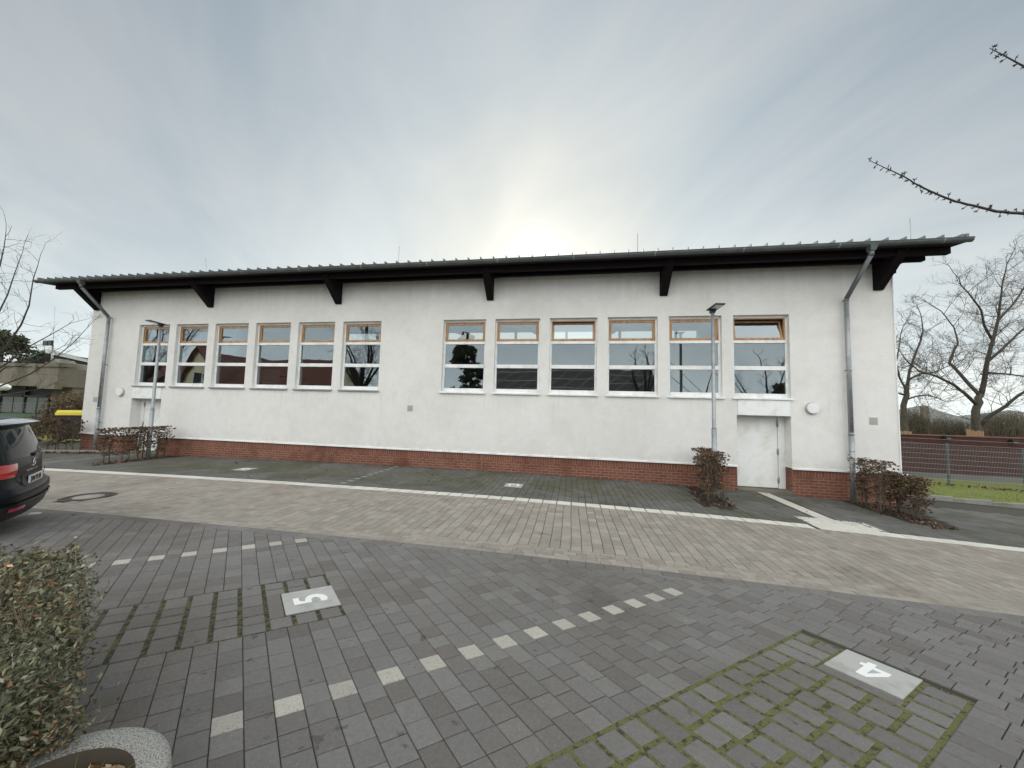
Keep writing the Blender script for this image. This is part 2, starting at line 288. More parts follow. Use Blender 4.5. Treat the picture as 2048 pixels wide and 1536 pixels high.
M = dict(
 plaster=plaster_mat(),
 plinth=brick_mat('plinth_brick', (.230, .088, .054), (.160, .058, .037), (.29, .175, .13), .25, .0833, msize=.011),
 soldier=brick_mat('plinth_soldier_brick', (.230, .088, .054), (.160, .058, .037), (.29, .175, .13), 1.0, .0833, 0, msize=.011, vert=True),
 redwall=brick_mat('garden_wall_brick', (.070, .020, .015), (.045, .013, .011), (.050, .026, .021), .25, .0833, msize=.006, stain=False),
 joint=mat('joint_sand', (.040, .035, .027), .95, noise=.5, nscale=30, bump=.004, bscale=120, col2=(.045, .055, .025), c2s=.8),
 moss=mat('moss', (.128, .128, .044), .95, noise=.9, nscale=70, bump=.012, bscale=90, col2=(.055, .046, .026), c2s=24, c2lo=.50, c2hi=.60, speck=(120, .66, (.22, .20, .15))),
 mossdark=mat('dark_moss', (.082, .086, .032), .95, noise=.9, nscale=70, bump=.012, bscale=90, col2=(.026, .023, .016), c2s=24, c2lo=.44, c2hi=.56, speck=(120, .68, (.22, .20, .15))),
 darkstone=mat('dark_paver', (.176, .167, .157), .8, spots=(7., .665, (.06, .055, .05), .6), noise=.55, nscale=38, island=.20, bump=.006, bscale=190, speck=(210, .655, (.36, .35, .33)), col2=(.128, .114, .100), c2s=.32, c2lo=.46, c2hi=.66, island_tint=((.145, .130, .120), .55), spec=.3),
 farstone=mat('far_paver', (.122, .118, .110), .8, noise=.4, nscale=4, island=.3, bump=.003, bscale=150, col2=(.085, .086, .064), c2s=.7, c2lo=.42, c2hi=.62, spec=.3),  # the stones' own darker grey, greenish in patches
 beige=mat('beige_paver', (.288, .262, .226), .85, spots=(2.2, .64, (.14, .12, .10), .45), noise=.50, nscale=9, island=.26, bump=.003, bscale=150, col2=(.215, .192, .160), c2s=.8, c2lo=.50, c2hi=.70, island_tint=((.275, .235, .200), .55), speck=(160, .68, (.34, .32, .29)), spec=.3),
 palestone=mat('pale_marker_stone', (.39, .365, .315), .85, noise=.6, nscale=45, island=.25, bump=.003, bscale=120, speck=(110, .62, (.18, .17, .15)), spec=.3),
 whitestone=mat('white_line_stone', (.60, .58, .52), .8, noise=.30, nscale=9, island=.14, bump=.002, bscale=120, col2=(.47, .45, .41), c2s=2.2, c2lo=.5, c2hi=.75, spec=.3),
 soil=mat('soil', (.03, .021, .014), .95, noise=.8, nscale=25, bump=.03, bscale=30),
 grass=mat('lawn_grass', (.150, .190, .028), .95, noise=.7, nscale=14, bump=.03, bscale=70, col2=(.16, .15, .045), c2s=1.6),
 grassblade=mat('grass_blade', (.15, .20, .030), .9, island=.8, col2=(.12, .12, .04), c2s=2),
 field=mat('field', (.10, .11, .06), .95, noise=.6, nscale=.6, col2=(.12, .11, .07), c2s=.05),
 concrete=mat('concrete', (.185, .165, .128), .9, noise=.35, nscale=2.5, bump=.004, bscale=40, col2=(.105, .092, .072), c2s=.6, stretch=(1, 1, .35)),
 kerb=mat('kerb_stone', (.25, .245, .23), .9, noise=.4, nscale=6, bump=.004, bscale=80, col2=(.16, .17, .13), c2s=1.2),
 granite=mat('washed_concrete', (.36, .35, .32), .9, noise=.6, nscale=120, bump=.006, bscale=140, speck=(150, .50, (.15, .145, .13)), island=0),
 zinc=mat('zinc_sheet', (.125, .137, .140), .5, .6, noise=.35, nscale=6, bump=.001, bscale=30, col2=(.15, .165, .175), c2s=2),
 galv=mat('galvanised_steel', (.35, .365, .37), .5, .55, noise=.4, nscale=22, bump=.001, bscale=60, col2=(.26, .29, .32), c2s=6),
 roofmetal=mat('roof_sheet', (.15, .175, .165), .5, .5, noise=.3, nscale=3),
 timber=mat('dark_timber', (.010, .006, .0075), .8, spec=.15, noise=.5, nscale=8, stretch=(.4, 3, 3), bump=.002, bscale=30),
 soffit=mat('soffit_boards', (.012, .008, .008), .8, noise=.6, nscale=6, stretch=(6, .3, 1)),
 oak=mat('varnished_wood', (.45, .255, .115), .4, noise=.6, nscale=10, stretch=(3, 3, .5), coat=.3, col2=(.30, .14, .05), c2s=4),
 white=mat('white_coated_aluminium', (.86, .87, .87), .35, noise=.10, nscale=5, col2=(.73, .73, .71), c2s=3),
 door=mat('white_door_paint', (.84, .85, .84), .42, noise=.10, nscale=2.5, speck=(11, .745, (.45, .44, .42)), col2=(.72, .72, .68), c2s=1.5),
 pane=glass_mat('window_glass', .19, (.66, .70, .70), .0022),
 darkglass=glass_mat('dark_glass', .10, (.10, .12, .12), .004),
 milk=mat('opal_plastic', (.82, .83, .84), .3, coat=.3, noise=.05),
 greyplastic=mat('grey_plastic', (.42, .41, .39), .6, noise=.3, nscale=30),
 black=mat('black_plastic', (.012, .012, .013), .5, noise=.2),
 lampblack=mat('anthracite_metal', (.03, .036, .036), .4, .4, noise=.2),
 lens=mat('lamp_lens', (.55, .58, .60), .2, coat=.5),
 chrome=mat('chrome', (.75, .75, .77), .15, 1.0),
 carpaint=mat('dark_grey_car_paint', (.005, .006, .0085), .35, .0, coat=.10, noise=.1, spec=.16),
 roofglare=mat('sky_glare_car_roof', (.55, .56, .58), .22, .9, coat=.5),  # pale metal stands in for white sky glare on the dark roof
 carglass=mat('tinted_car_glass', (.006, .010, .010), .08, 0, spec=.22),
 redlamp=mat('red_lamp_glass', (.42, .012, .014), .12, coat=1.0, noise=.5, nscale=12),
 redrefl=mat('red_reflector', (.35, .01, .05), .2, coat=1.0),
 rubber=mat('tyre_rubber', (.018, .018, .018), .8, noise=.3),
 alloy=mat('alloy_wheel', (.45, .46, .48), .3, .9),
 plate=mat('number_plate_white', (.75, .75, .72), .4),
 ink=mat('black_lettering', (.01, .01, .01), .5),
 blue=mat('plate_blue', (.01, .04, .35), .4),
 platecon=mat('number_slab', (.40, .395, .375), .8, noise=.18, nscale=9, bump=.001, bscale=90, col2=(.33, .325, .30), c2s=5, spec=.3),
 paint=mat('white_road_paint', (.78, .78, .76), .7, noise=.15, nscale=30, col2=(.62, .61, .58), c2s=30, c2lo=.6, c2hi=.7),
 iron=mat('cast_iron', (.055, .040, .034), .6, .3, noise=.6, nscale=25, bump=.004, bscale=80),
 mancon=mat('manhole_concrete', (.31, .29, .265), .9, noise=.35, nscale=20, bump=.003, bscale=90),
 fence=mat('green_grey_fence_wire', (.38, .40, .40), .5, .4),
 post=mat('green_grey_post', (.10, .13, .135), .5, .3, noise=.2),
 yellow=mat('yellow_lid', (.62, .52, .04), .45, noise=.15, nscale=4),
 bin=mat('bin_grey', (.035, .035, .037), .6, noise=.3),
 greenpanel=mat('green_panel', (.05, .13, .06), .6, noise=.2),
 darkframe=mat('dark_frame', (.02, .026, .024), .5, noise=.2),
 bark=mat('plane_bark', (.095, .083, .064), .9, noise=.8, nscale=9, bump=.01, bscale=20, col2=(.06, .052, .038), c2s=5),
 twig=mat('twig_bark', (.120, .098, .068), .9, noise=.5, nscale=10),
 hedgetwig=mat('hedge_twig', (.27, .22, .15), .9, island=1.0),
 greytwig=mat('grey_twig', (.075, .065, .052), .9, noise=.5, nscale=10),
 darktwig=mat('dark_twig', (.032, .024, .018), .9, noise=.5, nscale=10),
 buds=mat('cherry_bark', (.055, .048, .042), .8, noise=.5, nscale=40, bump=.001, bscale=90),
 leafbrown=mat('dry_beech_leaf', (.098, .054, .034), .8, island=1.1, island_tint=((.20, .125, .072), .62), spec=.3),
 leafgreen=mat('privet_leaf', (.105, .108, .055), .5, island=1.4, island_tint=((.20, .19, .125), .45), spec=.5),
 leafdead=mat('withered_leaf', (.26, .145, .070), .8, island=1.1, island_tint=((.46, .35, .22), .6), spec=.3),
 pine=mat('evergreen_needles', (.045, .052, .026), .9, island=1.0, island_tint=((.055, .060, .030), .5)),
 scrub=mat('scrub_twigs', (.135, .110, .078), .95, island=1.1, island_tint=((.095, .10, .06), .6)),
 hill=mat('far_hill', (.17, .18, .165), .95, noise=.4, nscale=.2),
 yellowwall=mat('cream_render', (.85, .76, .52), .9, noise=.1, nscale=1),
 rooftile=brick_mat('brown_roof_tiles', (.22, .085, .06), (.16, .062, .045), (.06, .025, .02), .30, .22, msize=.02, stain=False),
 blackroof=brick_mat('dark_roof', (.085, .078, .072), (.070, .064, .060), (.36, .35, .33), 1.7, 1.05, 0, msize=.035, stain=False),
 cutwood=mat('cut_timber', (.30, .185, .095), .8, noise=.4, nscale=10),
 interior=mat('hall_wall_paint', (.42, .45, .44), .8, noise=.1),
 hallfloor=mat('hall_floor', (.20, .13, .08), .5, noise=.1),
 glulam=mat('glulam', (.45, .42, .36), .7, noise=.3, nscale=4),
)

# ------------------------------------------------------------------ ground
def grid_sheet(name, xs, ys, zf, m_, kind='structure', smooth=True):
    b = MB(); b.smooth = smooth; n = len(xs)
    vs_ = [(x, y, zf(x, y)) for y in ys for x in xs]
    b.add(vs_, [(j*n+i, j*n+i+1, (j+1)*n+i+1, (j+1)*n+i) for j in range(len(ys)-1) for i in range(n-1)])
    return b.build(name, m_, kind=kind)
def fr(a, b, n): return [a+(b-a)*i/n for i in range(n+1)]
xs = [-900, -300, -120, -60] + fr(-40, 40, 80) + [60, 120, 300, 900]
ys = [-900, -300, -100, -50] + fr(-30, 36, 66) + [50, 120, 300, 900]
grid_sheet('ground', xs, ys, lambda x, y: gz(x, y)-.055-.02, M['field'])
joint = grid_sheet('joint_bed', fr(-30, 24, 108), fr(-3, 13.6, 40), lambda x, y: gz(x, y)-.013, M['joint'])

TH1, TH2 = R(38.8), R(137.2)
E1 = Vector((math.cos(TH1), math.sin(TH1), 0)); E2 = Vector((math.cos(TH2), math.sin(TH2), 0)); O1 = Vector((-2.004, 1.934, 0))
def LA(a, b): return O1 + E1*a + E2*b
DET = E1.x*E2.y-E1.y*E2.x
def inv_ab(x, y):
    dx, dy = x-O1.x, y-O1.y
    return (dx*E2.y-dy*E2.x)/DET, (E1.x*dy-E1.y*dx)/DET
rnd = random.Random(3)
def clip(poly, k, lim, sgn):
    """keep the part of the outline whose coordinate k is on the sgn side of lim"""
    out = []
    for i, p in enumerate(poly):
        q = poly[(i+1) % len(poly)]; dp, dq = (p[k]-lim)*sgn, (q[k]-lim)*sgn
        if dp >= 0: out.append(p)
        if dp*dq < 0: t = dp/(dp-dq); out.append((p[0]+(q[0]-p[0])*t, p[1]+(q[1]-p[1])*t))
    return out
def stone(b, poly, cham=.0045, dz=0., top=.0, depth=.018):
    n = len(poly)
    if n < 3: return
    ar = sum(poly[i][0]*poly[(i+1) % n][1]-poly[(i+1) % n][0]*poly[i][1] for i in range(n))/2
    if abs(ar) < .0008: return
    if ar < 0: poly = poly[::-1]
    cx = sum(p[0] for p in poly)/n; cy_ = sum(p[1] for p in poly)/n
    tx, ty = rnd.uniform(-.012, .012), rnd.uniform(-.012, .012)
    vt, vm_, vb = [], [], []
    for x, y in poly:
        d = math.hypot(x-cx, y-cy_); k = 1-cham/max(d, .02)*1.3
        z = gz(x, y)+dz+top+tx*(x-cx)+ty*(y-cy_)
        vt.append((cx+(x-cx)*k, cy_+(y-cy_)*k, z)); vm_.append((x, y, z-cham*.8)); vb.append((x, y, z-depth))
    b.add(vt+vm_+vb, [tuple(range(n))] + [(n+i, n+(i+1) % n, (i+1) % n, i) for i in range(n)] + [(2*n+i, 2*n+(i+1) % n, n+(i+1) % n, n+i) for i in range(n)])
def fill(lo, hi, lens, forced=(), r_=None):
    """stone ends along one course between lo and hi, keeping the forced (start, end) intervals free"""
    r_ = r_ or rnd; out = []; pts = sorted(forced); cur = lo
    for s, e in list(pts)+[(hi, hi)]:
        if s > cur+.02:
            L = s-cur; seq = []
            t = 0
            while t < L: k = r_.choice(lens); seq.append(k); t += k
            if len(seq) > 1 and t-L > seq[-1]/2: t -= seq.pop()
            sc = L/t; c = cur
            for k in seq: out.append((c, c+k*sc)); c += k*sc
        cur = max(cur, e)
    return out
YB = 4.895
gap = .0048
P5 = (-12.0, 0.868, .995, 2.035); P4 = (-3.5, 4.385, -2.065, -1.04)
PL5 = (.402, .862, 1.215, 1.69); PL4 = (3.94, 4.395, -1.812, -1.372)
pave, mark = MB(), MB()
cw = .1565
# the patches are 31 stones long; their ends sit on course lines
def quadab(a0, a1, b0, b1): return [tuple(LA(a, b).to_2d()) for a, b in ((a0, b0), (a1, b0), (a1, b1), (a0, b1))]
bayd = {0.0: (0, 30), 3.43: (0, 30)}
for k in range(-75, 75):
    a0 = (k-.5)*cw; a1 = a0+cw; am = (a0+a1)/2
    forced = []
    if P5[0] < am < P5[1]: forced.append((P5[2], P5[3]))
    if P4[0] < am < P4[1]: forced.append((P4[2], P4[3]))
    if -12 < am-6.85/4 < -2: forced.append((P5[2]+3.43, P5[3]+3.43)) if False else None
    marks = []
    if k % 2 == 0 and -1 < k <= 27: marks.append((-.08, .08))
    if (k+8) % 2 == 1 and -30 <= k <= 6: marks.append((3.35, 3.51))
    if k % 2 == 0 and -40 <= k <= -14: marks.append((6.77, 6.93))
    for (s, e) in fill(-13.0+rnd.random()*.2, 12.0, (.16, .16, .20, .24, .20), forced+marks):
        ctr = LA(am, (s+e)/2)
        if ctr.y > YB+.2 or ctr.y < -1.6 or ctr.x < -14 or ctr.x > 9: continue
        p = quadab(a0+gap/2, a1-gap/2, s+gap*.6, e-gap*.6); p = clip(p, 1, YB-.004, -1)
        stone(pave, p, dz=rnd.uniform(-.0012, .0012))
    for (s, e) in marks:
        ctr = LA(am, (s+e)/2)
        if ctr.y > YB-.02 or ctr.y < -1.5 or ctr.x < -14: continue
        stone(mark, clip(quadab(a0+gap/2, a1-gap/2, s+gap/2, e-gap/2), 1, YB-.004, -1), dz=.001)
# wide-jointed mossy bays
moss = MB()
def overl(a0, a1, b0, b1, P): return not (a1 <= P[0] or a0 >= P[1] or b1 <= P[2] or b0 >= P[3])
def mossy(P, PL, pitch, sw, gb, lens):
    a = P[1]-.035
    while a > P[0]:
        a0, a1 = a-sw, a
        if LA(a, P[2]).y > -1.8 and LA(a, P[2]).x > -9:
            fo = []
            if a1 > PL[0]-.005 and a0 < PL[1]+.005: fo.append((PL[2]-.012, PL[3]+.012))
            for s, e in fill(P[2]+.01, P[3]-.01, lens, fo):
                stone(pave, quadab(a0, a1, s+gb/2, e-gb/2), cham=.006, dz=rnd.uniform(-.002, .002))
            for s, e in fo:   # a sliver of stone beside the slab where the course is cut
                for c0, c1 in ((a0, min(a1, PL[0]-.01)), (max(a0, PL[1]+.01), a1)):
                    if c1-c0 > .03: stone(pave, quadab(c0, c1, s, e), cham=.006)
        a -= pitch
    n = 60; moss.cur = 1 if P is P5 else 0
    for i in range(n):
        x0 = P[0]+(P[1]-P[0])*i/n; x1 = P[0]+(P[1]-P[0])*(i+1)/n
        q = quadab(x0, x1, P[2]-.012, P[3]+.012)
        moss.quad(*[(x, y, gz(x, y)-.0055) for x, y in q])
mossy(P5, PL5, .1975, .162, .017, (.20, .24, .16, .24))
mossy(P4, PL4, .1860, .154, .038, (.17, .21, .27, .21, .17))
pave_o = pave.build('parking_paving', M['darkstone'], kind='structure')
r_ = random.Random(77)
for P, n_, kk in ((P4, 15000, 1.0), (P5, 5000, .7)):
    moss.cur = 1 if P is P5 else 0
    for i in range(n_):
        a = P[1]-(P[1]-max(P[0], -1.5 if kk == 1 else -3.5))*r_.random(); bb_ = P[2]-.02+(P[3]-P[2]+.04)*r_.random(); w = LA(a, bb_)
        z = gz(w.x, w.y)-.0055; s_ = r_.uniform(.003, .008)*kk; an = r_.random()*6.28; h = r_.uniform(.001, .0048)*kk
        moss.add([(w.x+s_*math.cos(an+q), w.y+s_*math.sin(an+q), z-.001) for q in (0, 2.1, 4.2)]+[(w.x, w.y, z+h)], [(0, 1, 3), (1, 2, 3), (2, 0, 3)])
moss.build('moss_joints', [M['moss'], M['mossdark']], kind='stuff')['label'] = 'green moss in the wide joints of the parking bays'
mark.build('bay_marking', M['palestone'], kind='structure')
# dark border course, beige road with its running-bond edge, white line, forecourt courses
bord, road, line, fore = MB(), MB(), MB(), MB()
def xrow(b, y0, y1, x0, x1, L, jit=0., g_=.004, skip=None, **k):
    x = x0+rnd.random()*L
    while x < x1:
        l = L if not jit else L*rnd.choice((1, 1, .67, 1.33))
        if not (skip and skip(x+l/2)): stone(b, [(x+g_/2, y0+g_/2), (x+l-g_/2, y0+g_/2), (x+l-g_/2, y1-g_/2), (x+g_/2, y1-g_/2)], **k)
        x += l
xrow(pave if False else bord, YB, 5.05, -24, 18, .24)
bord.build('dark_border_course', M['darkstone'], kind='structure')
for i in range(4): xrow(road, 5.055+i*.098, 5.055+(i+1)*.098-.002, -24, 18, .20, jit=1, cham=.003)
def ycourses(b, x0, x1, y0, y1, lens, wob=.006, skip=None, **k):
    x = x0
    while x < x1:
        ph = rnd.random()*.15
        for s, e in fill(y0, y1, lens):
            if not (skip and skip(x+.08, (s+e)/2)):
                w1, w2 = wob*math.sin(s*2.1+1.3), wob*math.sin(e*2.1+1.3)
                stone(b, [(x+.004+w1, s+.003), (x+.156+w1, s+.003), (x+.156+w2, e-.003), (x+.004+w2, e-.003)], **k)
        x += .16
MC = Vector((-9.93, 5.93, 0)); MR = .40
def in_man(x, y): return math.hypot(x-MC.x, y-MC.y) < MR-.01
ycourses(road, -24, 18, 5.45, 8.10, (.16, .24, .20), skip=in_man, cham=.003, depth=.014)
road.build('road_paving', M['beige'], kind='structure')
xrow(line, 8.105, 8.40, -20, 18, .32, cham=.005, skip=lambda x: 4.9 < x < 6.2, g_=.020)
# planting beds cut out of the forecourt
BEDS = [((2.95, 9.05), (3.55, 9.05), (4.45, 11.66), (3.45, 11.66)), ((7.55, 9.45), (8.45, 9.45), (9.3, 11.66), (7.55, 11.66)), ((-15.9, 9.3), (-14.6, 9.3), (-14.9, 11.66), (-16.0, 11.66))]
BEDS = [((3.0, 9.10), (3.85, 9.10), (3.95, 11.66), (3.42, 11.66)), ((7.55, 9.55), (8.35, 9.45), (9.15, 11.66), (7.60, 11.66)), ((-15.5, 9.20), (-15.0, 9.15), (-14.95, 11.66), (-15.75, 11.66))]
def inside(x, y, poly):
    c = False; n = len(poly)
    for i in range(n):
        (x1, y1), (x2, y2) = poly[i], poly[(i+1) % n]
        if (y1 > y) != (y2 > y) and x < (x2-x1)*(y-y1)/(y2-y1)+x1: c = not c
    return c
def strip(x, y): return 5.30 < x < 5.80 and y > 8.4
def tactile(x, y): return (4.95 < x < 6.15 and 8.4 < y < 9.05)
def skipf(x, y): return any(inside(x, y, p) for p in BEDS) or strip(x, y) or tactile(x, y) or y > 12.1 or (y > 11.66 and not 4.9 < x < 6.3 and x < 9.1) or (x < -17.3 and y > 10.5 and False)
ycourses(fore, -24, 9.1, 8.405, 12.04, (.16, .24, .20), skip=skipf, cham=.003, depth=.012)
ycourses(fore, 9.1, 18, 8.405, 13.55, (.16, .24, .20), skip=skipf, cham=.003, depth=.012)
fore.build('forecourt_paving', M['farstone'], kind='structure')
# white guide strip to the door with its tactile field
x = 4.95
for i in range(9):
    for j in range(4):
        xx, yy = 4.88+i*.152, 8.11+j*.235
        stone(line, [(xx+.003, yy+.003), (xx+.147, yy+.003), (xx+.147, yy+.232), (xx+.003, yy+.232)], cham=.004)
        for kx in range(2):
            for ky in range(3):
                px_, py_ = xx+.04+kx*.07, yy+.04+ky*.075; z = gz(px_, py_)
                line.box(px_-.014, px_+.014, py_-.014, py_+.014, z-.003, z+.005)
yy = 9.05
while yy < 11.95:
    for i in range(2):
        xx = 5.38+i*.16
        stone(line, [(xx+.002, yy+.002), (xx+.158, yy+.002), (xx+.158, yy+.158), (xx+.002, yy+.158)], cham=.004)
        for kx in range(3): 
            px_ = xx+.03+kx*.05; z = gz(px_, yy+.08); line.box(px_-.008, px_+.008, yy+.01, yy+.15, z-.003, z+.005)
    yy += .16
line.build('white_stone_line', M['whitestone'], kind='structure')
# dashes dividing the bays along the hall, and the thin line at the left
fd = MB()
for y in fr(8.65, 11.5, 9): stone(fd, [(-6.05, y-.07), (-5.89, y-.07), (-5.89, y+.07), (-6.05, y+.07)], dz=.003)
y = 8.6
while y < 11.4: stone(fd, [(-17.28, y), (-17.16, y), (-17.16, y+.235), (-17.28, y+.235)], dz=.003); y += .24
fd.build('bay_marking', mat('worn_marker_stone', (.23, .22, .19), .85, noise=.5, nscale=20), kind='structure')
mp = MB()
for (x0, x1, y0, y1) in ((-14.3, -6.5, 9.4, 10.6), (-5.4, 2.8, 9.4, 10.6)):
    xx = x0
    while xx < x1:
        yy = y0
        while yy < y1:
            if rnd.random() < .8:
                z = gz(xx, yy); w = rnd.uniform(.018, .035); mp.add([(xx-w/2, yy-.12, z+.002), (xx+w/2, yy-.12, z+.002), (xx+w/2, yy+.1, z+.003), (xx-w/2, yy+.1, z+.003)], [(0, 1, 2, 3)])
            if rnd.random() < .6: mp.add([(xx, yy-.012, z+.0025), (xx+.16, yy-.012, z+.0025), (xx+.16, yy+.012, z+.0025), (xx, yy+.012, z+.0025)], [(0, 1, 2, 3)])
            yy += .2
        xx += .16
mp.build('moss_joints', M['moss'], kind='stuff')['label'] = 'moss growing between the pavers along the hall'
deb = MB(); r_ = random.Random(99)
for i in range(2600):
    x, y = r_.uniform(-9, 9), r_.uniform(.9, 8.0); z = gz(x, y)+.001; s_ = r_.uniform(.0015, .0045)*(1 if y < 4 else 1.6)
    an = r_.random()*6.28; deb.add([(x+s_*math.cos(an+q), y+s_*math.sin(an+q)*r_.uniform(.6, 1), z) for q in (0, 2.1, 4.2)]+[(x, y, z+s_*.8)], [(0, 1, 3), (1, 2, 3), (2, 0, 3)])
deb.build('grit', M['palestone'], kind='stuff')['label'] = 'pale grit and small stones scattered on the paving'
# soil beds
sb = MB()
for p in BEDS:
    n = 8
    for j in range(n):
        t0, t1 = j/n, (j+1)/n
        def L(i, k, t): return (p[i][0]+(p[k][0]-p[i][0])*t, p[i][1]+(p[k][1]-p[i][1])*t)
        q = [L(0, 3, t0), L(1, 2, t0), L(1, 2, t1), L(0, 3, t1)]
        sb.quad(*[(x, y, gz(x, y)-.004) for x, y in q])
sb.build('soil_bed', M['soil'], kind='structure')
# kerb, lawn and path on the right
kb = MB(); xk = 8.9
while xk < 30:
    z = gz(xk+.5, 13.6)-.05
    kb.box(xk+.003, xk+.997, 13.58, 13.70, z-.2, z+.17); xk += 1.0
kb.build('kerb', M['kerb'], kind='structure', bevel=.008)
grid_sheet('lawn', fr(9.05, 40, 40), fr(13.7, 19.6, 12), lambda x, y: gz(x, y)+.10+.015*math.sin(x*2.1)*math.cos(y*3), M['grass'])
grid_sheet('path', fr(9.05, 40, 20), fr(19.6, 22.3, 4), lambda x, y: gz(x, y)+.03, M['farstone'])
gb = MB()
for i in range(9000):
    x, y = rnd.uniform(9.1, 24), 13.72+rnd.random()**1.5*4.2; z = gz(x, y)+.09; h = rnd.uniform(.02, .055); a = rnd.random()*6.28; w = .006
    gb.add([(x-w*math.cos(a), y-w*math.sin(a), z), (x+w*math.cos(a), y+w*math.sin(a), z), (x+rnd.uniform(-.02, .02), y+rnd.uniform(-.02, .02), z+h)], [(0, 1, 2)])
gb.build('lawn_blades', M['grassblade'], kind='stuff')['label'] = 'short grass blades on the lawn strip'
# left side: bed, kerb and grass behind the hedge
kb = MB(); n = 16
for i in range(n):
    a = Vector((-24.0, 9.3, 0)).lerp(Vector((-18.2, 12.4 if False else 11.55, 0)), i/n); b_ = Vector((-24.0, 9.3, 0)).lerp(Vector((-18.2, 11.55, 0)), (i+.97)/n)
    a.z = gz(a.x, a.y)+.03; b_.z = gz(b_.x, b_.y)+.03; kb.bar(a, b_, .10, .16)
kb.build('kerb', M['kerb'], kind='structure', bevel=.006)
grid_sheet('lawn', fr(-60, -20.6, 20), fr(12.3, 40, 14), lambda x, y: gz(x, y)-.02, M['grass'])

# ------------------------------------------------------------------ numbered slabs, manhole
def slab(P, outlines, label, dz=.004, holes=()):
    c = LA((P[0]+P[1])/2, (P[2]+P[3])/2); z0 = gz(c.x, c.y)
    t = thing('number_slab', label, 'number slab', (c.x, c.y, z0), 'numbered slabs of the parking bays')
    b = MB(); q = quadab(P[0], P[1], P[2], P[3]); b.prism([(x, y, gz(x, y)-.03) for x, y in q], (0, 0, .03+dz)); b.build('slab', M['platecon'], t)
    d = MB()
    for poly in outlines:
        pts = []
        for fa, fb in poly:
            w = LA(P[0]+(P[1]-P[0])*fa, P[2]+(P[3]-P[2])*fb); pts.append((w.x, w.y, gz(w.x, w.y)+dz+.0012))
        d.add(pts, [tuple(range(len(pts)))])
    d.build('painted_digit', M['paint'], t); return t
five = [[(.179, .663), (.29, .662), (.296, .481), (.22, .41), (.185, .343)], [(.22, .41), (.296, .481), (.388, .44), (.507, .44), (.514, .351), (.185, .343)],
        [(.388, .44), (.41, .563), (.53, .531), (.507, .44)], [(.41, .563), (.453, .643), (.583, .561), (.53, .531)], [(.453, .643), (.528, .697), (.627, .698), (.583, .561)],
        [(.627, .698), (.715, .657), (.636, .538), (.583, .561)], [(.715, .657), (.778, .589), (.671, .479), (.636, .538)], [(.778, .589), (.816, .496), (.682, .402), (.671, .479)],
        [(.816, .496), (.818, .413), (.799, .331), (.775, .314), (.675, .326), (.682, .402)]]
def flipccw(ps): return ps
slab(PL5, five, 'pale slab with a white painted 5 in the mossy bay beside the privet hedge')
# the figure is stencilled mirrored, as on the real slab
four = [[(.698, .302), (.553, .304), (.553, .36), (.595, .37), (.698, .34)], [(.553, .304), (.203, .488), (.332, .526), (.584, .399), (.595, .37), (.553, .36)],
        [(.203, .488), (.21, .636), (.593, .635), (.587, .52), (.332, .526)], [(.584, .399), (.587, .52), (.702, .522), (.698, .34), (.595, .37)],
        [(.587, .52), (.593, .635), (.72, .641), (.702, .522)], [(.602, .635), (.602, .70), (.705, .709), (.72, .641)],
        [(.702, .522), (.72, .641), (.823, .642), (.834, .524)]]
slab(PL4, four, 'pale slab with a white painted 4 in the mossy bay at the right front')
def farslab(x0, x1, y0, y1, label, digit):
    cx, cy_ = (x0+x1)/2, (y0+y1)/2
    t = thing('number_slab', label, 'number slab', (cx, cy_, gz(cx, cy_)), 'numbered slabs of the parking bays')
    b = MB(); b.prism([(x, y, gz(x, y)-.03) for x, y in ((x0, y0), (x1, y0), (x1, y1), (x0, y1))], (0, 0, .036)); b.build('slab', M['platecon'], t)
    d = MB()
    for q in digit: d.add([(x0+(x1-x0)*u, y0+(y1-y0)*v, gz(x0+(x1-x0)*u, y0+(y1-y0)*v)+.0075) for u, v in q], [tuple(range(len(q)))])
    d.build('painted_digit', M['paint'], t)
bar_ = lambda a, b, c, d: [(a, c), (b, c), (b, d), (a, d)]
farslab(-1.80, -1.32, 9.47, 9.95, 'pale slab with a worn white digit near the middle of the hall front', [bar_(.2, .8, .72, .85), bar_(.2, .32, .3, .72), bar_(.68, .8, .3, .72)])
farslab(-10.35, -9.87, 9.45, 9.93, 'pale slab with a worn white digit in the left bay along the hall', [bar_(.15, .85, .42, .58), bar_(.5, .62, .2, .8)])
zc_ = gz(MC.x, MC.y); t = thing('manhole_cover', 'round cast iron manhole cover with concrete centre in the beige road', 'manhole cover', (MC.x, MC.y, zc_))
slope = Matrix.Translation((MC.x, MC.y, zc_))
b = MB(); b.lathe([(.405, -.03), (.405, .003), (.385, .006), (.365, .0), (.350, 0.0), (.345, .006), (.330, .006), (.326, -.002), (.31, -.002), (.305, .005), (.235, .005), (.23, .0), (.23, -.03)], (MC.x, MC.y, zc_+.002), n=40, sharp=True); b.build('cover_frame', M['iron'], t)
b = MB(); b.lathe([(.228, -.02), (.228, .004), (.0005, .005)], (MC.x, MC.y, zc_+.002), n=40); b.build('concrete_infill', M['mancon'], t)

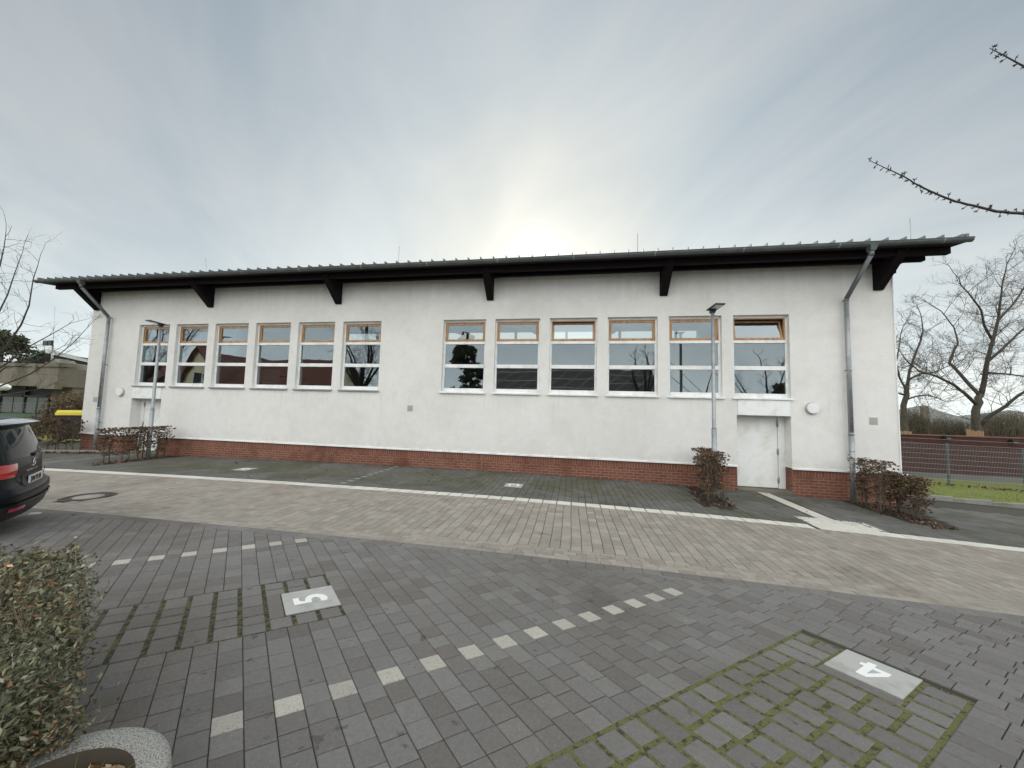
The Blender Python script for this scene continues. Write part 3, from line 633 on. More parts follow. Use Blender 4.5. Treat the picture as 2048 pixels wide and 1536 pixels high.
# ------------------------------------------------------------------ sports hall
D = 11.7; XL, XR = -20.42, 9.03; YBK = 27.0
hall = thing('sports_hall', 'long white rendered sports hall with red brick plinth and dark eaves', 'building', (-5.7, D, -.2))
W1 = [1.17*v for v in (-15.260, -13.653, -12.047, -10.438, -8.832, -7.227, -3.881, -2.282, -.680, .921, 2.522, 4.115)]
WW, WT, WB = 1.54, 5.043, 2.518
DR = (4.875, 6.337); DL = (-17.90, -16.40); DT = 1.985; PZ = .445
holes = [(x, x+WW, WB, WT) for x in W1] + [(DR[0], DR[1], -2, DT), (DL[0], DL[1], -2, DT)]
def wall(b, x0, x1, z0, z1, yf, yb, holes):
    hs = [(max(a, x0), min(c, x1), max(d, z0), min(e, z1)) for a, c, d, e in holes if a < x1 and c > x0 and d < z1 and e > z0]
    xs = sorted({x0, x1, *[h[0] for h in hs], *[h[1] for h in hs]}); zs = sorted({z0, z1, *[h[2] for h in hs], *[h[3] for h in hs]})
    for i in range(len(xs)-1):
        for j in range(len(zs)-1):
            cx, cz = (xs[i]+xs[i+1])/2, (zs[j]+zs[j+1])/2
            if any(h[0] < cx < h[1] and h[2] < cz < h[3] for h in hs): continue
            b.quad((xs[i], yf, zs[j]), (xs[i+1], yf, zs[j]), (xs[i+1], yf, zs[j+1]), (xs[i], yf, zs[j+1]))
            b.quad((xs[i+1], yb, zs[j]), (xs[i], yb, zs[j]), (xs[i], yb, zs[j+1]), (xs[i+1], yb, zs[j+1]))
    for a, c, d, e in hs:
        b.quad((a, yf, d), (a, yf, e), (a, yb, e), (a, yb, d)); b.quad((c, yf, e), (c, yf, d), (c, yb, d), (c, yb, e))
        if e < z1: b.quad((a, yf, e), (c, yf, e), (c, yb, e), (a, yb, e))
        if d > z0: b.quad((c, yf, d), (a, yf, d), (a, yb, d), (c, yb, d))
RP = .105
def zr(y): return 6.70+(y-10.62)*RP     # top of the mono-pitch roof
b = MB()
wall(b, XL, XR, PZ+.02, zr(D)-.13, D, D+.36, holes)
# gable walls and rear wall (with its high window band)
for xa, xb in ((XL, XL+.36), (XR-.36, XR)):
    p = [(xa, D+(.36), PZ+.02), (xa, YBK, PZ+.02), (xa, YBK, zr(YBK)-.13), (xa, D+.36, zr(D+.36)-.13)]; b.prism(p, (.36, 0, 0))
for z0, z1 in ((PZ, 7.35), (7.92, zr(YBK)-.13)): b.box(XL+.36, XR-.36, YBK-.3, YBK, z0, z1)
b.add([(XL, D, PZ+.02), (XL, D+.36, PZ+.02), (XL, D+.36, zr(D)-.13), (XL, D, zr(D)-.13)], [(0, 1, 2, 3)])
b.add([(XR, D, PZ+.02), (XR, D+.36, PZ+.02), (XR, D+.36, zr(D)-.13), (XR, D, zr(D)-.13)], [(0, 3, 2, 1)])
b.build('wall', M['plaster'], hall)
x = XL+.36
while x < XR: b = MB(); b.box(x-.09, x+.09, YBK-.22, YBK-.08, 7.35, 7.92); b.build('mullion', M['lampblack'], hall); x += 3.9
YP = D+.025
b, s = MB(), MB()
ph = [(DR[0], DR[1], -2, 3), (DL[0], DL[1], -2, 3)]
wall(b, XL+.02, XR-.02, -1.2, .245, YP, YP+.33, ph); b.add([(XR-.02, YP, -1.2), (XR-.02, YBK, -1.2), (XR-.02, YBK, .245), (XR-.02, YP, .245)], [(0, 1, 2, 3)])
b.add([(XL+.02, YP, -1.2), (XL+.02, YBK, -1.2), (XL+.02, YBK, .245), (XL+.02, YP, .245)], [(3, 2, 1, 0)])
wall(s, XL+.02, XR-.02, .245, PZ, YP-.003, YP+.33, ph); s.add([(XR-.02, YP, .245), (XR-.02, YBK, .245), (XR-.02, YBK, PZ), (XR-.02, YP, PZ)], [(0, 1, 2, 3)])
s.add([(XL+.02, YP, .245), (XL+.02, YBK, .245), (XL+.02, YBK, PZ), (XL+.02, YP, PZ)], [(3, 2, 1, 0)])
pl_ = b.build('plinth', M['plinth'], hall); s.build('soldier_course', M['soldier'], hall)
b = MB()
for x0, x1 in ((XL-.03, DL[0]), (DL[1], DR[0]), (DR[1], XR+.03)):
    b.box(x0, x1, D-.035, D+.02, PZ-.006, PZ+.028); b.box(x0, x1, D-.018, D+.02, PZ+.03, PZ+.05)
b.build('ledge', M['white'], hall, bevel=.004)
for x in (-8.8, -3.0): b = MB(); b.box(x-.012, x+.012, YP-.006, YP, -.3, PZ-.01); b.build('movement_joint', M['concrete'], hall)
b = MB(); b.box(XR-.004, XR+.022, D-.022, D+.05, PZ+.03, zr(D)-.2); b.build('sunlit_edge_strip', M['white'], hall)  # added white strip stands in for the sunlit gable edge
b = MB(); b.box(XR+.03, XR+.16, D-.035, D+.10, PZ-.006, PZ+.03); b.build('ledge_end', M['white'], hall, bevel=.004)
# interior
b = MB(); b.box(XL+.4, XR-.4, D+.4, YBK-.35, -.1, .2); b.build('hall_floor', M['hallfloor'], hall)
b = MB(); b.box(XL+.38, XR-.38, YBK-.36, YBK-.32, .2, 7.3); b.box(XL+.365, XL+.40, D+.4, YBK-.4, .2, 6.6); b.box(XR-.40, XR-.365, D+.4, YBK-.4, .2, 6.6); b.build('hall_lining', M['interior'], hall)
BX = [8.67, 2.79, -2.87, -8.69, -14.38, -20.18]
for x in BX[1:5]: b = MB(); b.prism([(x-.1, D+.4, zr(D)-.75), (x-.1, YBK-.4, zr(YBK)-.75), (x-.1, YBK-.4, zr(YBK)-.16), (x-.1, D+.4, zr(D)-.16)], (.2, 0, 0)); b.build('girder', M['glulam'], hall)
# roof
b = MB()
X0, X1 = -21.62, 9.92; Y0, Y1 = 10.62, 28.2
b.prism([(X0, Y0, zr(Y0)-.03), (X0, Y1, zr(Y1)-.03), (X0, Y1, zr(Y1)), (X0, Y0, zr(Y0))], (X1-X0, 0, 0))
x = X1-.12
while x > X0:
    b.prism([(x-.012, Y0-.02, zr(Y0)), (x-.012, Y1, zr(Y1)), (x-.012, Y1, zr(Y1)+.06), (x-.012, Y0+.05, zr(Y0)+.085), (x-.012, Y0-.02, zr(Y0)+.085)], (.024, 0, 0)); x -= .412
b.prism([(X1-.05, Y0-.02, zr(Y0)-.12), (X1-.05, Y1, zr(Y1)-.12), (X1-.05, Y1, zr(Y1)+.05), (X1-.05, Y0-.02, zr(Y0)+.09)], (.06, 0, 0))
b.prism([(X0-.01, Y0-.02, zr(Y0)-.12), (X0-.01, Y1, zr(Y1)-.12), (X0-.01, Y1, zr(Y1)+.05), (X0-.01, Y0-.02, zr(Y0)+.09)], (.06, 0, 0))
roof = b.build('roof', M['roofmetal'], hall)
b = MB(); b.prism([(X0+.05, Y0+.03, zr(Y0)-.13), (X0+.05, Y1-.05, zr(Y1)-.13), (X0+.05, Y1-.05, zr(Y1)-.032), (X0+.05, Y0+.03, zr(Y0)-.032)], (X1-X0-.1, 0, 0)); b.build('soffit', M['soffit'], hall)
for (y, z0, z1, xa, xb) in ((10.98, 6.405, 6.60, -21.2, 9.80), (11.45, 6.42, 6.655, -20.9, 9.62), (12.2, 6.36, 6.73, -20.9, 9.50), (15.5, 6.7, 7.05, -20.9, 9.5)):
    b = MB(); b.box(xa, xb, y-.07, y+.07, z0, z1); b.build('purlin', M['timber'], hall, bevel=.006)
for x in BX:
    b = MB(); b.prism([(x-.115, D+.01 if x > -20 and x < 8 else D+.01, 5.70), (x-.115, D-.06, 5.70), (x-.115, 10.93, 6.37), (x-.115, 10.86, 6.52), (x-.115, 10.86, 6.59), (x-.115, D+.01, 6.66)], (.23, 0, 0))
    b.build('bracket', M['timber'], hall, bevel=.006)
# gutter and downpipes
b = MB(); n = 10; cyg, czg, rg = 10.60, 6.655, .078; prof = []
for i in range(n+1): a = math.pi+math.pi*i/n; prof.append((cyg+rg*math.cos(a), czg+rg*math.sin(a)*1.25))
inner = [(cyg+(y-cyg)*.93, czg+(z-czg)*.93) for y, z in reversed(prof)]
b.prism([(X0-.05, y, z) for y, z in prof+inner], (X1-X0+.1, 0, 0))
b.tube([(X0-.05, cyg-rg-.004, czg+.004), (X1+.05, cyg-rg-.004, czg+.004)], .011, 8)
for x in (X0-.055, X1+.047): b.prism([(x, y, z) for y, z in prof], (.008, 0, 0))
gut = b.build('gutter', M['zinc'], hall)
x = X0+.4
while x < X1:
    b = MB(); pr2 = [(cyg+(y-cyg)*1.03, czg+(z-czg)*1.03) for y, z in prof]; b.prism([(x, y, z) for y, z in pr2+inner], (.03, 0, 0)); x += 2.35; b.build('joint', M['galv'], gut)
def downpipe(x, zlo, elbow, bend_z):
    b = MB(); b.cur = 0
    b.prism([(x-.10, 10.52, 6.60), (x-.055, 10.56, 6.44), (x+.055, 10.56, 6.44), (x+.10, 10.52, 6.60)], (0, .16, 0)); b.tube([(x, 10.63, 6.46), (x, 10.64, 6.36), (x, 10.70, 6.30)], .062, 10)
    b.tube([(x, 10.66, 6.33), (x, D-.16, elbow+.04), (x, D-.13, elbow-.05)], .060, 10)
    o = b.build('downpipe', M['zinc'], hall)
    c = MB(); c.tube([(x, D-.13, elbow), (x, D-.13, 1.55)], .060, 12); c.tube([(x, D-.13, 1.57), (x, D-.13, 1.50)], .068, 12); c.tube([(x, D-.13, 1.5), (x, D-.13, zlo)], .064, 12)
    for z in (elbow-.02, 3.35, 1.05): c.tube([(x, D-.13, z+.012), (x, D-.13, z-.012)], .070, 12)
    c.build('standpipe', M['galv'], o)
    for z in (elbow-.02, 3.35, .95):
        d = MB(); d.bar((x-.005, D-.13, z), (x+(.16 if x < 0 else -.10), D-.13, z), .012, .012); d.bar((x, D-.13, z), (x, D+.02, z), .02, .02); d.build('pipe_clamp', M['lampblack'], o)
downpipe(7.78, -.45, 5.42, 0); downpipe(-19.33, -.35, 5.36, 0)
for x, lean in ((2.05, 0), (-6.53, 0), (10.55-.75, 0), (-15.0, -.26)):
    b = MB(); b.tube([(x, 12, zr(12)), (x, 12, zr(12)+.06)], .03, 8); b.tube([(x, 12, zr(12)), (x+lean, 12, 7.96)], .010, 5); b.build('lightning_rod', M['galv'], hall)
b = MB(); b.tube([(XR-.75+.3, 11.2, 6.3), (XR-.40, 11.1, 6.45), (XR-.2, 10.95, 6.52), (XR-.2, 10.9, 6.6)], .012, 6); b.build('cable', M['galv'], hall)
# windows
REC = .12
rp = random.Random(9)
def window(x0, tilt):
    x1 = x0+WW; y = D+REC
    f = MB(); z = WT
    cuts = [(5.043, 4.975), None]
    zt1, zt0 = 4.975, 4.28       # sash band
    f.box(x0, x0+.045, y, y+.07, WB, WT); f.box(x1-.045, x1, y, y+.07, WB, WT)
    f.box(x0+.045, x1-.045, y, y+.07, zt1, WT)
    f.box(x0+.045, x1-.045, y-.012, y+.07, 4.19, zt0); f.box(x0+.045, x1-.045, y-.012, y+.07, 3.36, 3.483); f.box(x0+.045, x1-.045, y-.012, y+.07, WB, 2.645)
    fo = f.build('window', M['white'], hall, bevel=.004)
    for za, zb_ in ((3.483, 4.19), (2.645, 3.36)):
        cm = ((x0+x1)/2, y+.033, (za+zb_)/2); T0 = Matrix.Translation(cm) @ Matrix.Rotation(R(rp.gauss(0, .28)), 4, 'X') @ Matrix.Rotation(R(rp.gauss(0, .35)), 4, 'Z') @ Matrix.Translation([-q for q in cm]); p = MB(); p.box(x0+.045, x1-.045, y+.03, y+.036, za, zb_, T0); p.build('pane', M['pane'], fo)
        
        for xa in (x0+.045, x1-.065): r_ = MB(); r_.box(xa, xa+.02, y+.012, y+.03, za, zb_); r_.build('glazing_bead', M['white'], fo)
    w = MB(); w.box(x0+.045, x0+.085, y+.005, y+.065, zt0, zt1); w.box(x1-.085, x1-.045, y+.005, y+.065, zt0, zt1); w.box(x0+.085, x1-.085, y+.005, y+.065, zt1-.035, zt1); w.box(x0+.085, x1-.085, y+.005, y+.065, zt0, zt0+.03)
    w.build('wooden_frame', M['oak'], fo, bevel=.004)
    T = Matrix.Translation((0, y+.04, zt0+.03)) @ Matrix.Rotation(R(-tilt), 4, 'X') @ Matrix.Translation((0, -(y+.04), -(zt0+.03)))
    s_ = MB(); a0, a1, c0, c1 = x0+.087, x1-.087, zt0+.032, zt1-.037
    for q in ((a0, a0+.05, c0, c1), (a1-.05, a1, c0, c1), (a0+.05, a1-.05, c1-.055, c1), (a0+.05, a1-.05, c0, c0+.055)): s_.box(q[0], q[1], y+.02, y+.075, q[2], q[3], T)
    so = s_.build('sash', M['oak'], fo, bevel=.004)
    p = MB(); p.box(a0+.05, a1-.05, y+.045, y+.051, c0+.055, c1-.055, T); p.build('sash_pane', M['pane'], fo)
    k = MB(); k.prism([(x0-.045, D-.06, WB-.035), (x0-.045, y+.01, WB-.005), (x0-.045, y+.01, WB+.008), (x0-.045, D-.055, WB-.018)], (WW+.09, 0, 0)); k.box(x0-.045, x1+.045, D-.066, D-.054, WB-.06, WB-.018)
    k.build('sill', M['white'] if x0 > -5 else M['galv'], fo, bevel=.003)
for i, x in enumerate(W1): window(x, {8: 9, 11: 15}.get(i, 0))
# doors with white transom panels
def door(x0, x1, hinge):
    f = MB(); yd = D+.34; zf = gz((x0+x1)/2, D)+.075; zt = DT
    hs = 1 if hinge == 'r' else -1
    fw_ = .20; 
    if hs > 0: lx0, lx1, fx0, fx1 = x0+.04, x1-fw_, x1-fw_+.012, x1
    else: lx0, lx1, fx0, fx1 = x0+fw_, x1-.04, x0, x0+fw_-.012
    f.box(fx0, fx1, yd, yd+.08, zf, zt); f.box(x0 if hs > 0 else x1-.035, x0+.035 if hs > 0 else x1, yd, yd+.08, zf, zt); f.box(min(lx0, lx1), max(lx0, lx1), yd, yd+.08, zt-.04, zt)
    do = f.build('door', M['door'], hall, bevel=.004)
    l = MB(); l.box(lx0, lx1, yd+.01, yd+.06, zf+.012, zt-.045); lf = l.build('leaf', M['door'], do, bevel=.004)
    h = MB(); hx = lx0+.09 if hs > 0 else lx1-.09
    h.lathe([(.028, 0), (.028, .012), (.001, .014)], (hx, yd+.01, zf+1.03), axis='y', n=14); h.box(hx-.016, hx+.016, yd-.006, yd+.01, zf+.9, zf+.975); h.build('lock', M['galv'], do, bevel=.003)
    for z in (zf+.25, zf+1.1, zt-.25):
        k = MB(); hx2 = lx1+.006 if hs > 0 else lx0-.006; k.tube([(hx2, yd-.008, z-.1), (hx2, yd-.008, z+.1)], .013, 8); k.box(hx2-.03, hx2+.03, yd-.004, yd+.01, z-.07, z+.07); k.build('hinge', M['galv'], do)
    p = MB(); p.box(x0+.03, x1-.03, D-.03, D+.2, DT-.0, 2.45); p.build('transom_panel', M['white'], hall, bevel=.006)
    st_ = MB(); st_.box(x0-.03, x1+.03, D-.04, D+.45, zf-.30, zf-.004); st_.build('threshold', M['concrete'], hall, bevel=.006)
    bk = MB(); bk.box(x0, x1, D+.45, D+.5, zf, zt); bk.build('door_backing', M['interior'], hall)
door(DR[0], DR[1], 'r'); door(DL[0], DL[1], 'l')
for x, z in ((6.88, 2.235), (-18.46, 2.22)):
    b = MB(); b.lathe([(.175, 0), (.175, .045), (.165, .055), (.001, .055)], (x, D, z), axis='y', n=28, sharp=True); o = b.build('wall_light', M['greyplastic'], hall)
    b = MB(); b.lathe([(.155, .04), (.155, .085), (.148, .096), (.001, .098)], (x, D, z), axis='y', n=28, sharp=True); b.build('lens', M['milk'], o)
for x, z in ((-5.65, 1.90), (8.43, 1.92), (-19.80, 1.89)):
    b = MB(); b.box(x-.10, x+.10, D-.012, D, z-.10, z+.10)
    for k in range(5): b.box(x-.075, x+.075, D-.018, D-.012, z-.08+k*.034, z-.066+k*.034)
    b.build('vent_grille', M['greyplastic'], hall, bevel=.002)
# things seen dimly inside
for px_, py_ in ((565, 705), (612, 706), (648, 708)):
    c = aty(px_, py_, 20.0); t = thing('air_diffuser', {565: 'round pale air diffuser seen through the fourth window', 612: 'round air diffuser at the left edge of the fifth window', 648: 'round air diffuser in the middle of the fifth window'}[px_], 'air diffuser', tuple(c), 'air diffusers inside the hall')
    b = MB(); b.lathe([(.45, 0), (.47, .1), (.36, .14), (.33, .05), (.2, .2), (.001, .22)], tuple(c), axis='y', n=24); b.build('ring', M['milk'], t); b = MB(); b.lathe([(.16, 0), (.16, 1.0)], tuple(c+Vector((0, .9, 0))), axis='y', n=12); b.build('duct', M['galv'], t)
c = aty(541, 754, 16.0); t = thing('basketball_backboard', 'pale basketball backboard inside behind the fourth window', 'backboard', tuple(c))
b = MB(); b.box(c.x-.5, c.x+.5, c.y, c.y+.04, c.z-.4, c.z+.4); b.build('board', M['milk'], t); b = MB(); b.bar(c+Vector((0, .04, .1)), c+Vector((0, 2.5, .1)), .06, .06); b.bar(c+Vector((0, 2.4, .1)), c+Vector((0, 2.4, 3.6)), .08, .08); b.build('support_arm', M['lampblack'], t)
b = MB(); b.lathe([(.22, 0), (.235, .01), (.25, 0)], (c.x, c.y-.27, c.z-.2), n=20); b.build('hoop', M['black'], t)

# ------------------------------------------------------------------ lamp posts
def lamp(x, y, top, label, sgn):
    z = gz(x, y); t = thing('lamp_post', label, 'lamp post', (x, y, z), 'grey steel lamp posts in front of the hall')
    b = MB(); b.tube([(x, y, z-.1), (x, y, 1.6)], .064, 14); b.tube([(x, y, 1.6), (x, y, 1.63), (x, y, top-.06)], [.064, .050, .044], 14); po = b.build('pole', M['galv'], t)
    d = MB(); d.box(x-.035, x+.035, y-.075, y-.068, z+.6, z+1.0); d.build('access_door', M['zinc'], po)
    Mx = Matrix.Translation((x, y, top)) @ Matrix.Rotation(R(sgn*8), 4, 'Z') @ Matrix.Rotation(R(-6), 4, 'X')
    h = MB(); h.box(-.13, .13, -.40, .09, -.010, .022, Mx); h.box(-.055, .055, -.06, .08, -.10, -.012, Mx); ho = h.build('lamp_head', M['lampblack'], t, bevel=.006)
    l = MB(); l.box(-.10, .10, -.35, -.10, -.018, -.011, Mx); l.build('lens', M['lens'], ho)
lamp(3.76, 10.38, 4.87, 'lamp post rising from the hedge left of the right door', 1)
lamp(-15.36, 10.70, 4.80, 'lamp post by the hedge in front of the left door', -1)

# ------------------------------------------------------------------ plants
def leaf(b, p, s, r_, elong=1.7, droop=0.0):
    d = Vector((r_.gauss(0, 1), r_.gauss(0, 1), r_.gauss(0, 1)-droop)).normalized(); n_ = d.orthogonal(); n_.rotate(Matrix.Rotation(r_.random()*6.28, 3, d)); w = d.cross(n_)
    L = s*elong*.5; p = Vector(p)
    b.add([p-d*L, p+w*s*.35+n_*s*.12, p+d*L, p-w*s*.35+n_*s*.12], [(0, 1, 2), (0, 2, 3)])
def hornbeam(path, width, h0, zt, label, seed, dens=1.0, stems=.35, top=True, lo=.25, ls=.055):
    """clipped hedge with upright stems, side twigs and dry brown leaves; path is a list of (x, y)"""
    r_ = random.Random(seed); P0 = path[0]; t = thing('hornbeam_hedge', label, 'hedge', (P0[0], P0[1], gz(*P0)), 'leafless hornbeam hedges with brown leaves')
    tw, lf = MB(), MB()
    for (xa, ya), (xb, yb) in zip(path, path[1:]):
        L = math.hypot(xb-xa, yb-ya); n = max(2, int(L/stems*1.0)); d = Vector((xb-xa, yb-ya, 0)).normalized(); s = Vector((-d.y, d.x, 0))
        for i in range(n):
            f = (i+r_.uniform(.2, .8))/n; x, y = xa+(xb-xa)*f, ya+(yb-ya)*f; off = r_.uniform(-.25, .25)*width; p = Vector((x, y, 0))+s*off; p.z = gz(p.x, p.y)
            H = zt-p.z; pts = [p.copy()]
            for k in range(5): pts.append(pts[-1]+Vector((r_.uniform(-.04, .04), r_.uniform(-.04, .04), H/5.2)))
            tw.tube(pts, [.018, .016, .013, .011, .008, .004], 5)
            for k in range(int(60*dens)):
                z = r_.uniform(lo*.3, 1)**.7; q = p+Vector((0, 0, H*z)); a = r_.random()*6.28
                Lb = r_.uniform(.10, .34)*(1.0 if z > .35 else .7); dd = (d*math.cos(a)*1.2+s*math.sin(a)*width*1.1+Vector((0, 0, r_.uniform(-.1, .5)))).normalized()
                e = q+dd*Lb; e.z = min(e.z, zt-r_.random()*.03); m1 = q.lerp(e, .5)+Vector((r_.uniform(-.02, .02), r_.uniform(-.02, .02), r_.uniform(-.01, .03)))
                tw.tube([q, m1, e], [.0055, .0040, .0022], 3, cap=False)
                for u in range(2):
                    e2 = m1+Vector((r_.uniform(-1, 1), r_.uniform(-1, 1), r_.uniform(-.2, .9))).normalized()*r_.uniform(.05, .14); e2.z = min(e2.z, zt); tw.tube([m1, e2], [.0032, .0018], 3, cap=False)
                    if r_.random() < .55*dens: leaf(lf, e2, ls*r_.uniform(.6, 1.15), r_)
                if r_.random() < .75*dens: leaf(lf, e+Vector((0, 0, -.01)), ls*r_.uniform(.7, 1.2), r_)
                if z > .8 and r_.random() < .5: leaf(lf, e, ls*r_.uniform(.6, 1.0), r_)
    so = tw.build('twigs', M['twig'], t); lf.build('leaves', M['leafbrown'], t)
hornbeam([(3.38, 9.40), (3.88, 11.35)], .80, 0, 1.0, 'brown hornbeam hedge round the lamp post left of the right door', 1, 1.35, .19, ls=.048)
hornbeam([(7.62, 10.0), (7.66, 11.30)], .95, 0, .92, 'brown hornbeam hedge under the downpipe at the right corner', 2, 1.0, .21, ls=.05)
hornbeam([(7.86, 9.72), (8.15, 10.9)], .5, 0, .62, 'low leafy hornbeam bush at the outer end of the right planting bed', 22, 1.4, .22, ls=.052)
hornbeam([(-15.3, 9.35), (-15.45, 11.4)], .65, 0, .95, 'thin brown hornbeam hedge round the lamp post at the left door', 3, 1.05, .20)
hornbeam([(-19.8, 11.15), (-21.6, 10.7), (-24.2, 9.9), (-26.8, 9.3)], .6, 0, 1.08, 'long sparse hornbeam hedge on the kerb behind the parked car', 4, 1.15, .20)
# fallen leaves
b = MB(); r_ = random.Random(5)
for (poly, n) in ((BEDS[0], 130), (BEDS[1], 140), (BEDS[2], 140)):
    for i in range(n):
        u, v = r_.random(), r_.random(); x = poly[0][0]+(poly[1][0]-poly[0][0])*u+(poly[3][0]-poly[0][0])*v; y = 9.2+2.4*v
        leaf(b, (x, y, gz(x, y)+.012+r_.random()*.02), r_.uniform(.04, .07), r_)
for i in range(260):
    x = r_.uniform(9.2, 20); y = 17.0+r_.gauss(0, .18); leaf(b, (x, y, gz(x, y)+.15+r_.random()*.03), .07, r_)
for i in range(420):
    f = r_.random(); x = -24+5.9*f; y = 9.15+2.25*f+abs(r_.gauss(0, .1))*-1; leaf(b, (x, y, gz(x, y)+.02+r_.random()*.04), .06, r_)
for i in range(60):
    x = r_.uniform(-12, 9); y = r_.uniform(8.6, 11.6); leaf(b, (x, y, gz(x, y)+.008), .04, r_)
b.build('fallen_leaves', M['leafbrown'], kind='stuff')['label'] = 'dry brown leaves lying in the beds and along the kerbs'

# evergreen hedge in the left foreground
PCv = Vector((-2.0, 1.10))
t = thing('privet_hedge', 'bushy green privet hedge with withered leaves in the left foreground', 'hedge', (-3.4, 1.2, .1))
HP = [(-3.30, 1.98), (-2.86, 1.72), (-2.54, 1.44), (-2.30, 1.34), (-2.14, 1.14), (-2.10, .9), (-2.10, .2), (-5.2, .2), (-5.2, 1.75), (-3.9, 1.98)]
tw, lf, dd_ = MB(), MB(), MB(); r_ = random.Random(11)
def hz_(x, y): return .93+.04*math.sin(x*7+y*3)+.03*math.sin(y*11-x*4)
cnt = 0
while cnt < 7000:
    x, y = r_.uniform(-5.2, -2.4), r_.uniform(.2, 2.0)
    if not inside(x, y, HP): continue
    cnt += 1; zg = gz(x, y); p = Vector((x, y, r_.uniform(zg, .75))); e = p+Vector((r_.uniform(-.22, .22), r_.uniform(-.22, .22), r_.uniform(.05, .32)))
    if not inside(e.x, e.y, HP) and r_.random() < .8: continue
    e.z = min(e.z, hz_(x, y)+r_.uniform(0, .05)); tw.tube([p, p.lerp(e, .5)+Vector((r_.uniform(-.02, .02), r_.uniform(-.02, .02), 0)), e], [.0034, .0027, .0013], 3, cap=False)
n = len(HP)
def edge_dist(x, y):
    best = 9
    for i in range(n):
        (x1, y1), (x2, y2) = HP[i], HP[(i+1) % n]; dx, dy = x2-x1, y2-y1; f = max(0, min(1, ((x-x1)*dx+(y-y1)*dy)/(dx*dx+dy*dy)))
        best = min(best, math.hypot(x-x1-f*dx, y-y1-f*dy))
    return best
cnt = 0
while cnt < 78000:
    x, y = r_.uniform(-5.2, -2.06), r_.uniform(.2, 2.04)
    if not inside(x, y, HP): continue
    zg = gz(x, y); zt_ = hz_(x, y); z = zg+.05+(zt_-zg-.05)*r_.random()**.8; ed = edge_dist(x, y)
    if x > -2.46 and z < .44: continue
    dep = min(ed, zt_-z)
    if r_.random() > math.exp(-dep/.095) and r_.random() < .95: continue
    if math.sin(x*17+z*9)*math.sin(y*19-z*11) > .45 and r_.random() < .8: continue
    p = Vector((x, y, z+r_.gauss(0, .02)))+Vector((r_.gauss(0, .045), r_.gauss(0, .045), 0)); cnt += 1
    dead = math.sin(x*9+1)+math.sin(y*8)+math.sin(z*13+2) > (-.2 if (y < 1.72 and x < -2.62 and z < .97) else 1.6)
    leaf(dd_ if (dead and math.sin(x*31)*math.sin(y*27+z*19) > .15 and r_.random() < .6) else lf, p, r_.uniform(.006, .018)*(1 if r_.random() < .85 else 1.6), r_, 2.1)
for i in range(260):   # longer shoots sticking out of the top
    x, y = r_.uniform(-4.6, -2.5), r_.uniform(.6, 1.95)
    if inside(x, y, HP):
        p = Vector((x, y, hz_(x, y)-.1)); e = p+Vector((r_.uniform(-.05, .05), r_.uniform(-.05, .05), r_.uniform(.08, .17))); tw.tube([p, e], [.0025, .001], 3, cap=False)
        for k in range(3): leaf(lf, p.lerp(e, .4+.3*k)+Vector((r_.gauss(0, .008), r_.gauss(0, .008), 0)), .022, r_, 2.0)
for i in range(9000):  # shoots hanging over the planter
    u = r_.random(); x, y, z = -3.0+.80*u+r_.gauss(0, .04), 1.12+.14*u+r_.gauss(0, .08), .45+abs(r_.gauss(0, .09)); q = Vector((x, y, z))
    if (Vector((x, y))-PCv).length > .25: leaf(dd_ if r_.random() < .25 else lf, q, r_.uniform(.007, .018), r_, 2.1)
for i in range(26):    # curled withered leaves at the near corner
    x, y, z = r_.uniform(-3.1, -2.65), r_.uniform(1.0, 1.45), r_.uniform(.55, .92); leaf(dd_, (x, y, z), r_.uniform(.018, .034), r_, 2.2)
tw.build('stems', M['hedgetwig'], t); lf.build('foliage', M['leafgreen'], t); dd_.build('withered_foliage', M['leafdead'], t)
# round washed-concrete planter
PC = Vector((-2.0, 1.10, 0)); pz = gz(PC.x, PC.y)
t = thing('round_planter', 'round washed concrete planter ring beside the privet hedge', 'planter', (PC.x, PC.y, pz))
b = MB(); b.lathe([(.40, pz-.05), (.412, .36), (.405, .405), (.385, .42), (.315, .42), (.295, .410)], (PC.x, PC.y, 0), n=56); b.build('ring', M['granite'], t)
b = MB(); b.lathe([(.295, .410), (.288, .38), (.285, .10)], (PC.x, PC.y, 0), n=56); b.build('inner_wall', mat('shadowed_concrete', (.085, .070, .050), .9, noise=.5, nscale=12), t)  # brown concrete with the shadow inside the ring put into its colour
b = MB(); b.lathe([(.288, .31), (.15, .34), (.001, .33)], (PC.x, PC.y, 0), n=24); so = b.build('planting_soil', M['soil'], t)
b, c = MB(), MB(); r_ = random.Random(4)
for i in range(420):
    a, q = r_.random()*6.28, .27*math.sqrt(r_.random()); leaf(b, (PC.x+q*math.cos(a), PC.y+q*math.sin(a), .345+r_.random()*.03), r_.uniform(.02, .045), r_, 1.6)
for i in range(40):
    a, q = r_.random()*6.28, .26*math.sqrt(r_.random()); p = Vector((PC.x+q*math.cos(a), PC.y+q*math.sin(a), .33)); e = p+Vector((r_.gauss(0, .05), r_.gauss(0, .05), r_.uniform(.05, .14)))
    c.tube([p, p.lerp(e, .6)+Vector((0, 0, .02)), e], [.002, .0017, .0006], 3, cap=False)
b.build('dead_leaves', M['leafdead'], t); c.build('weeds', M['grassblade'], t)

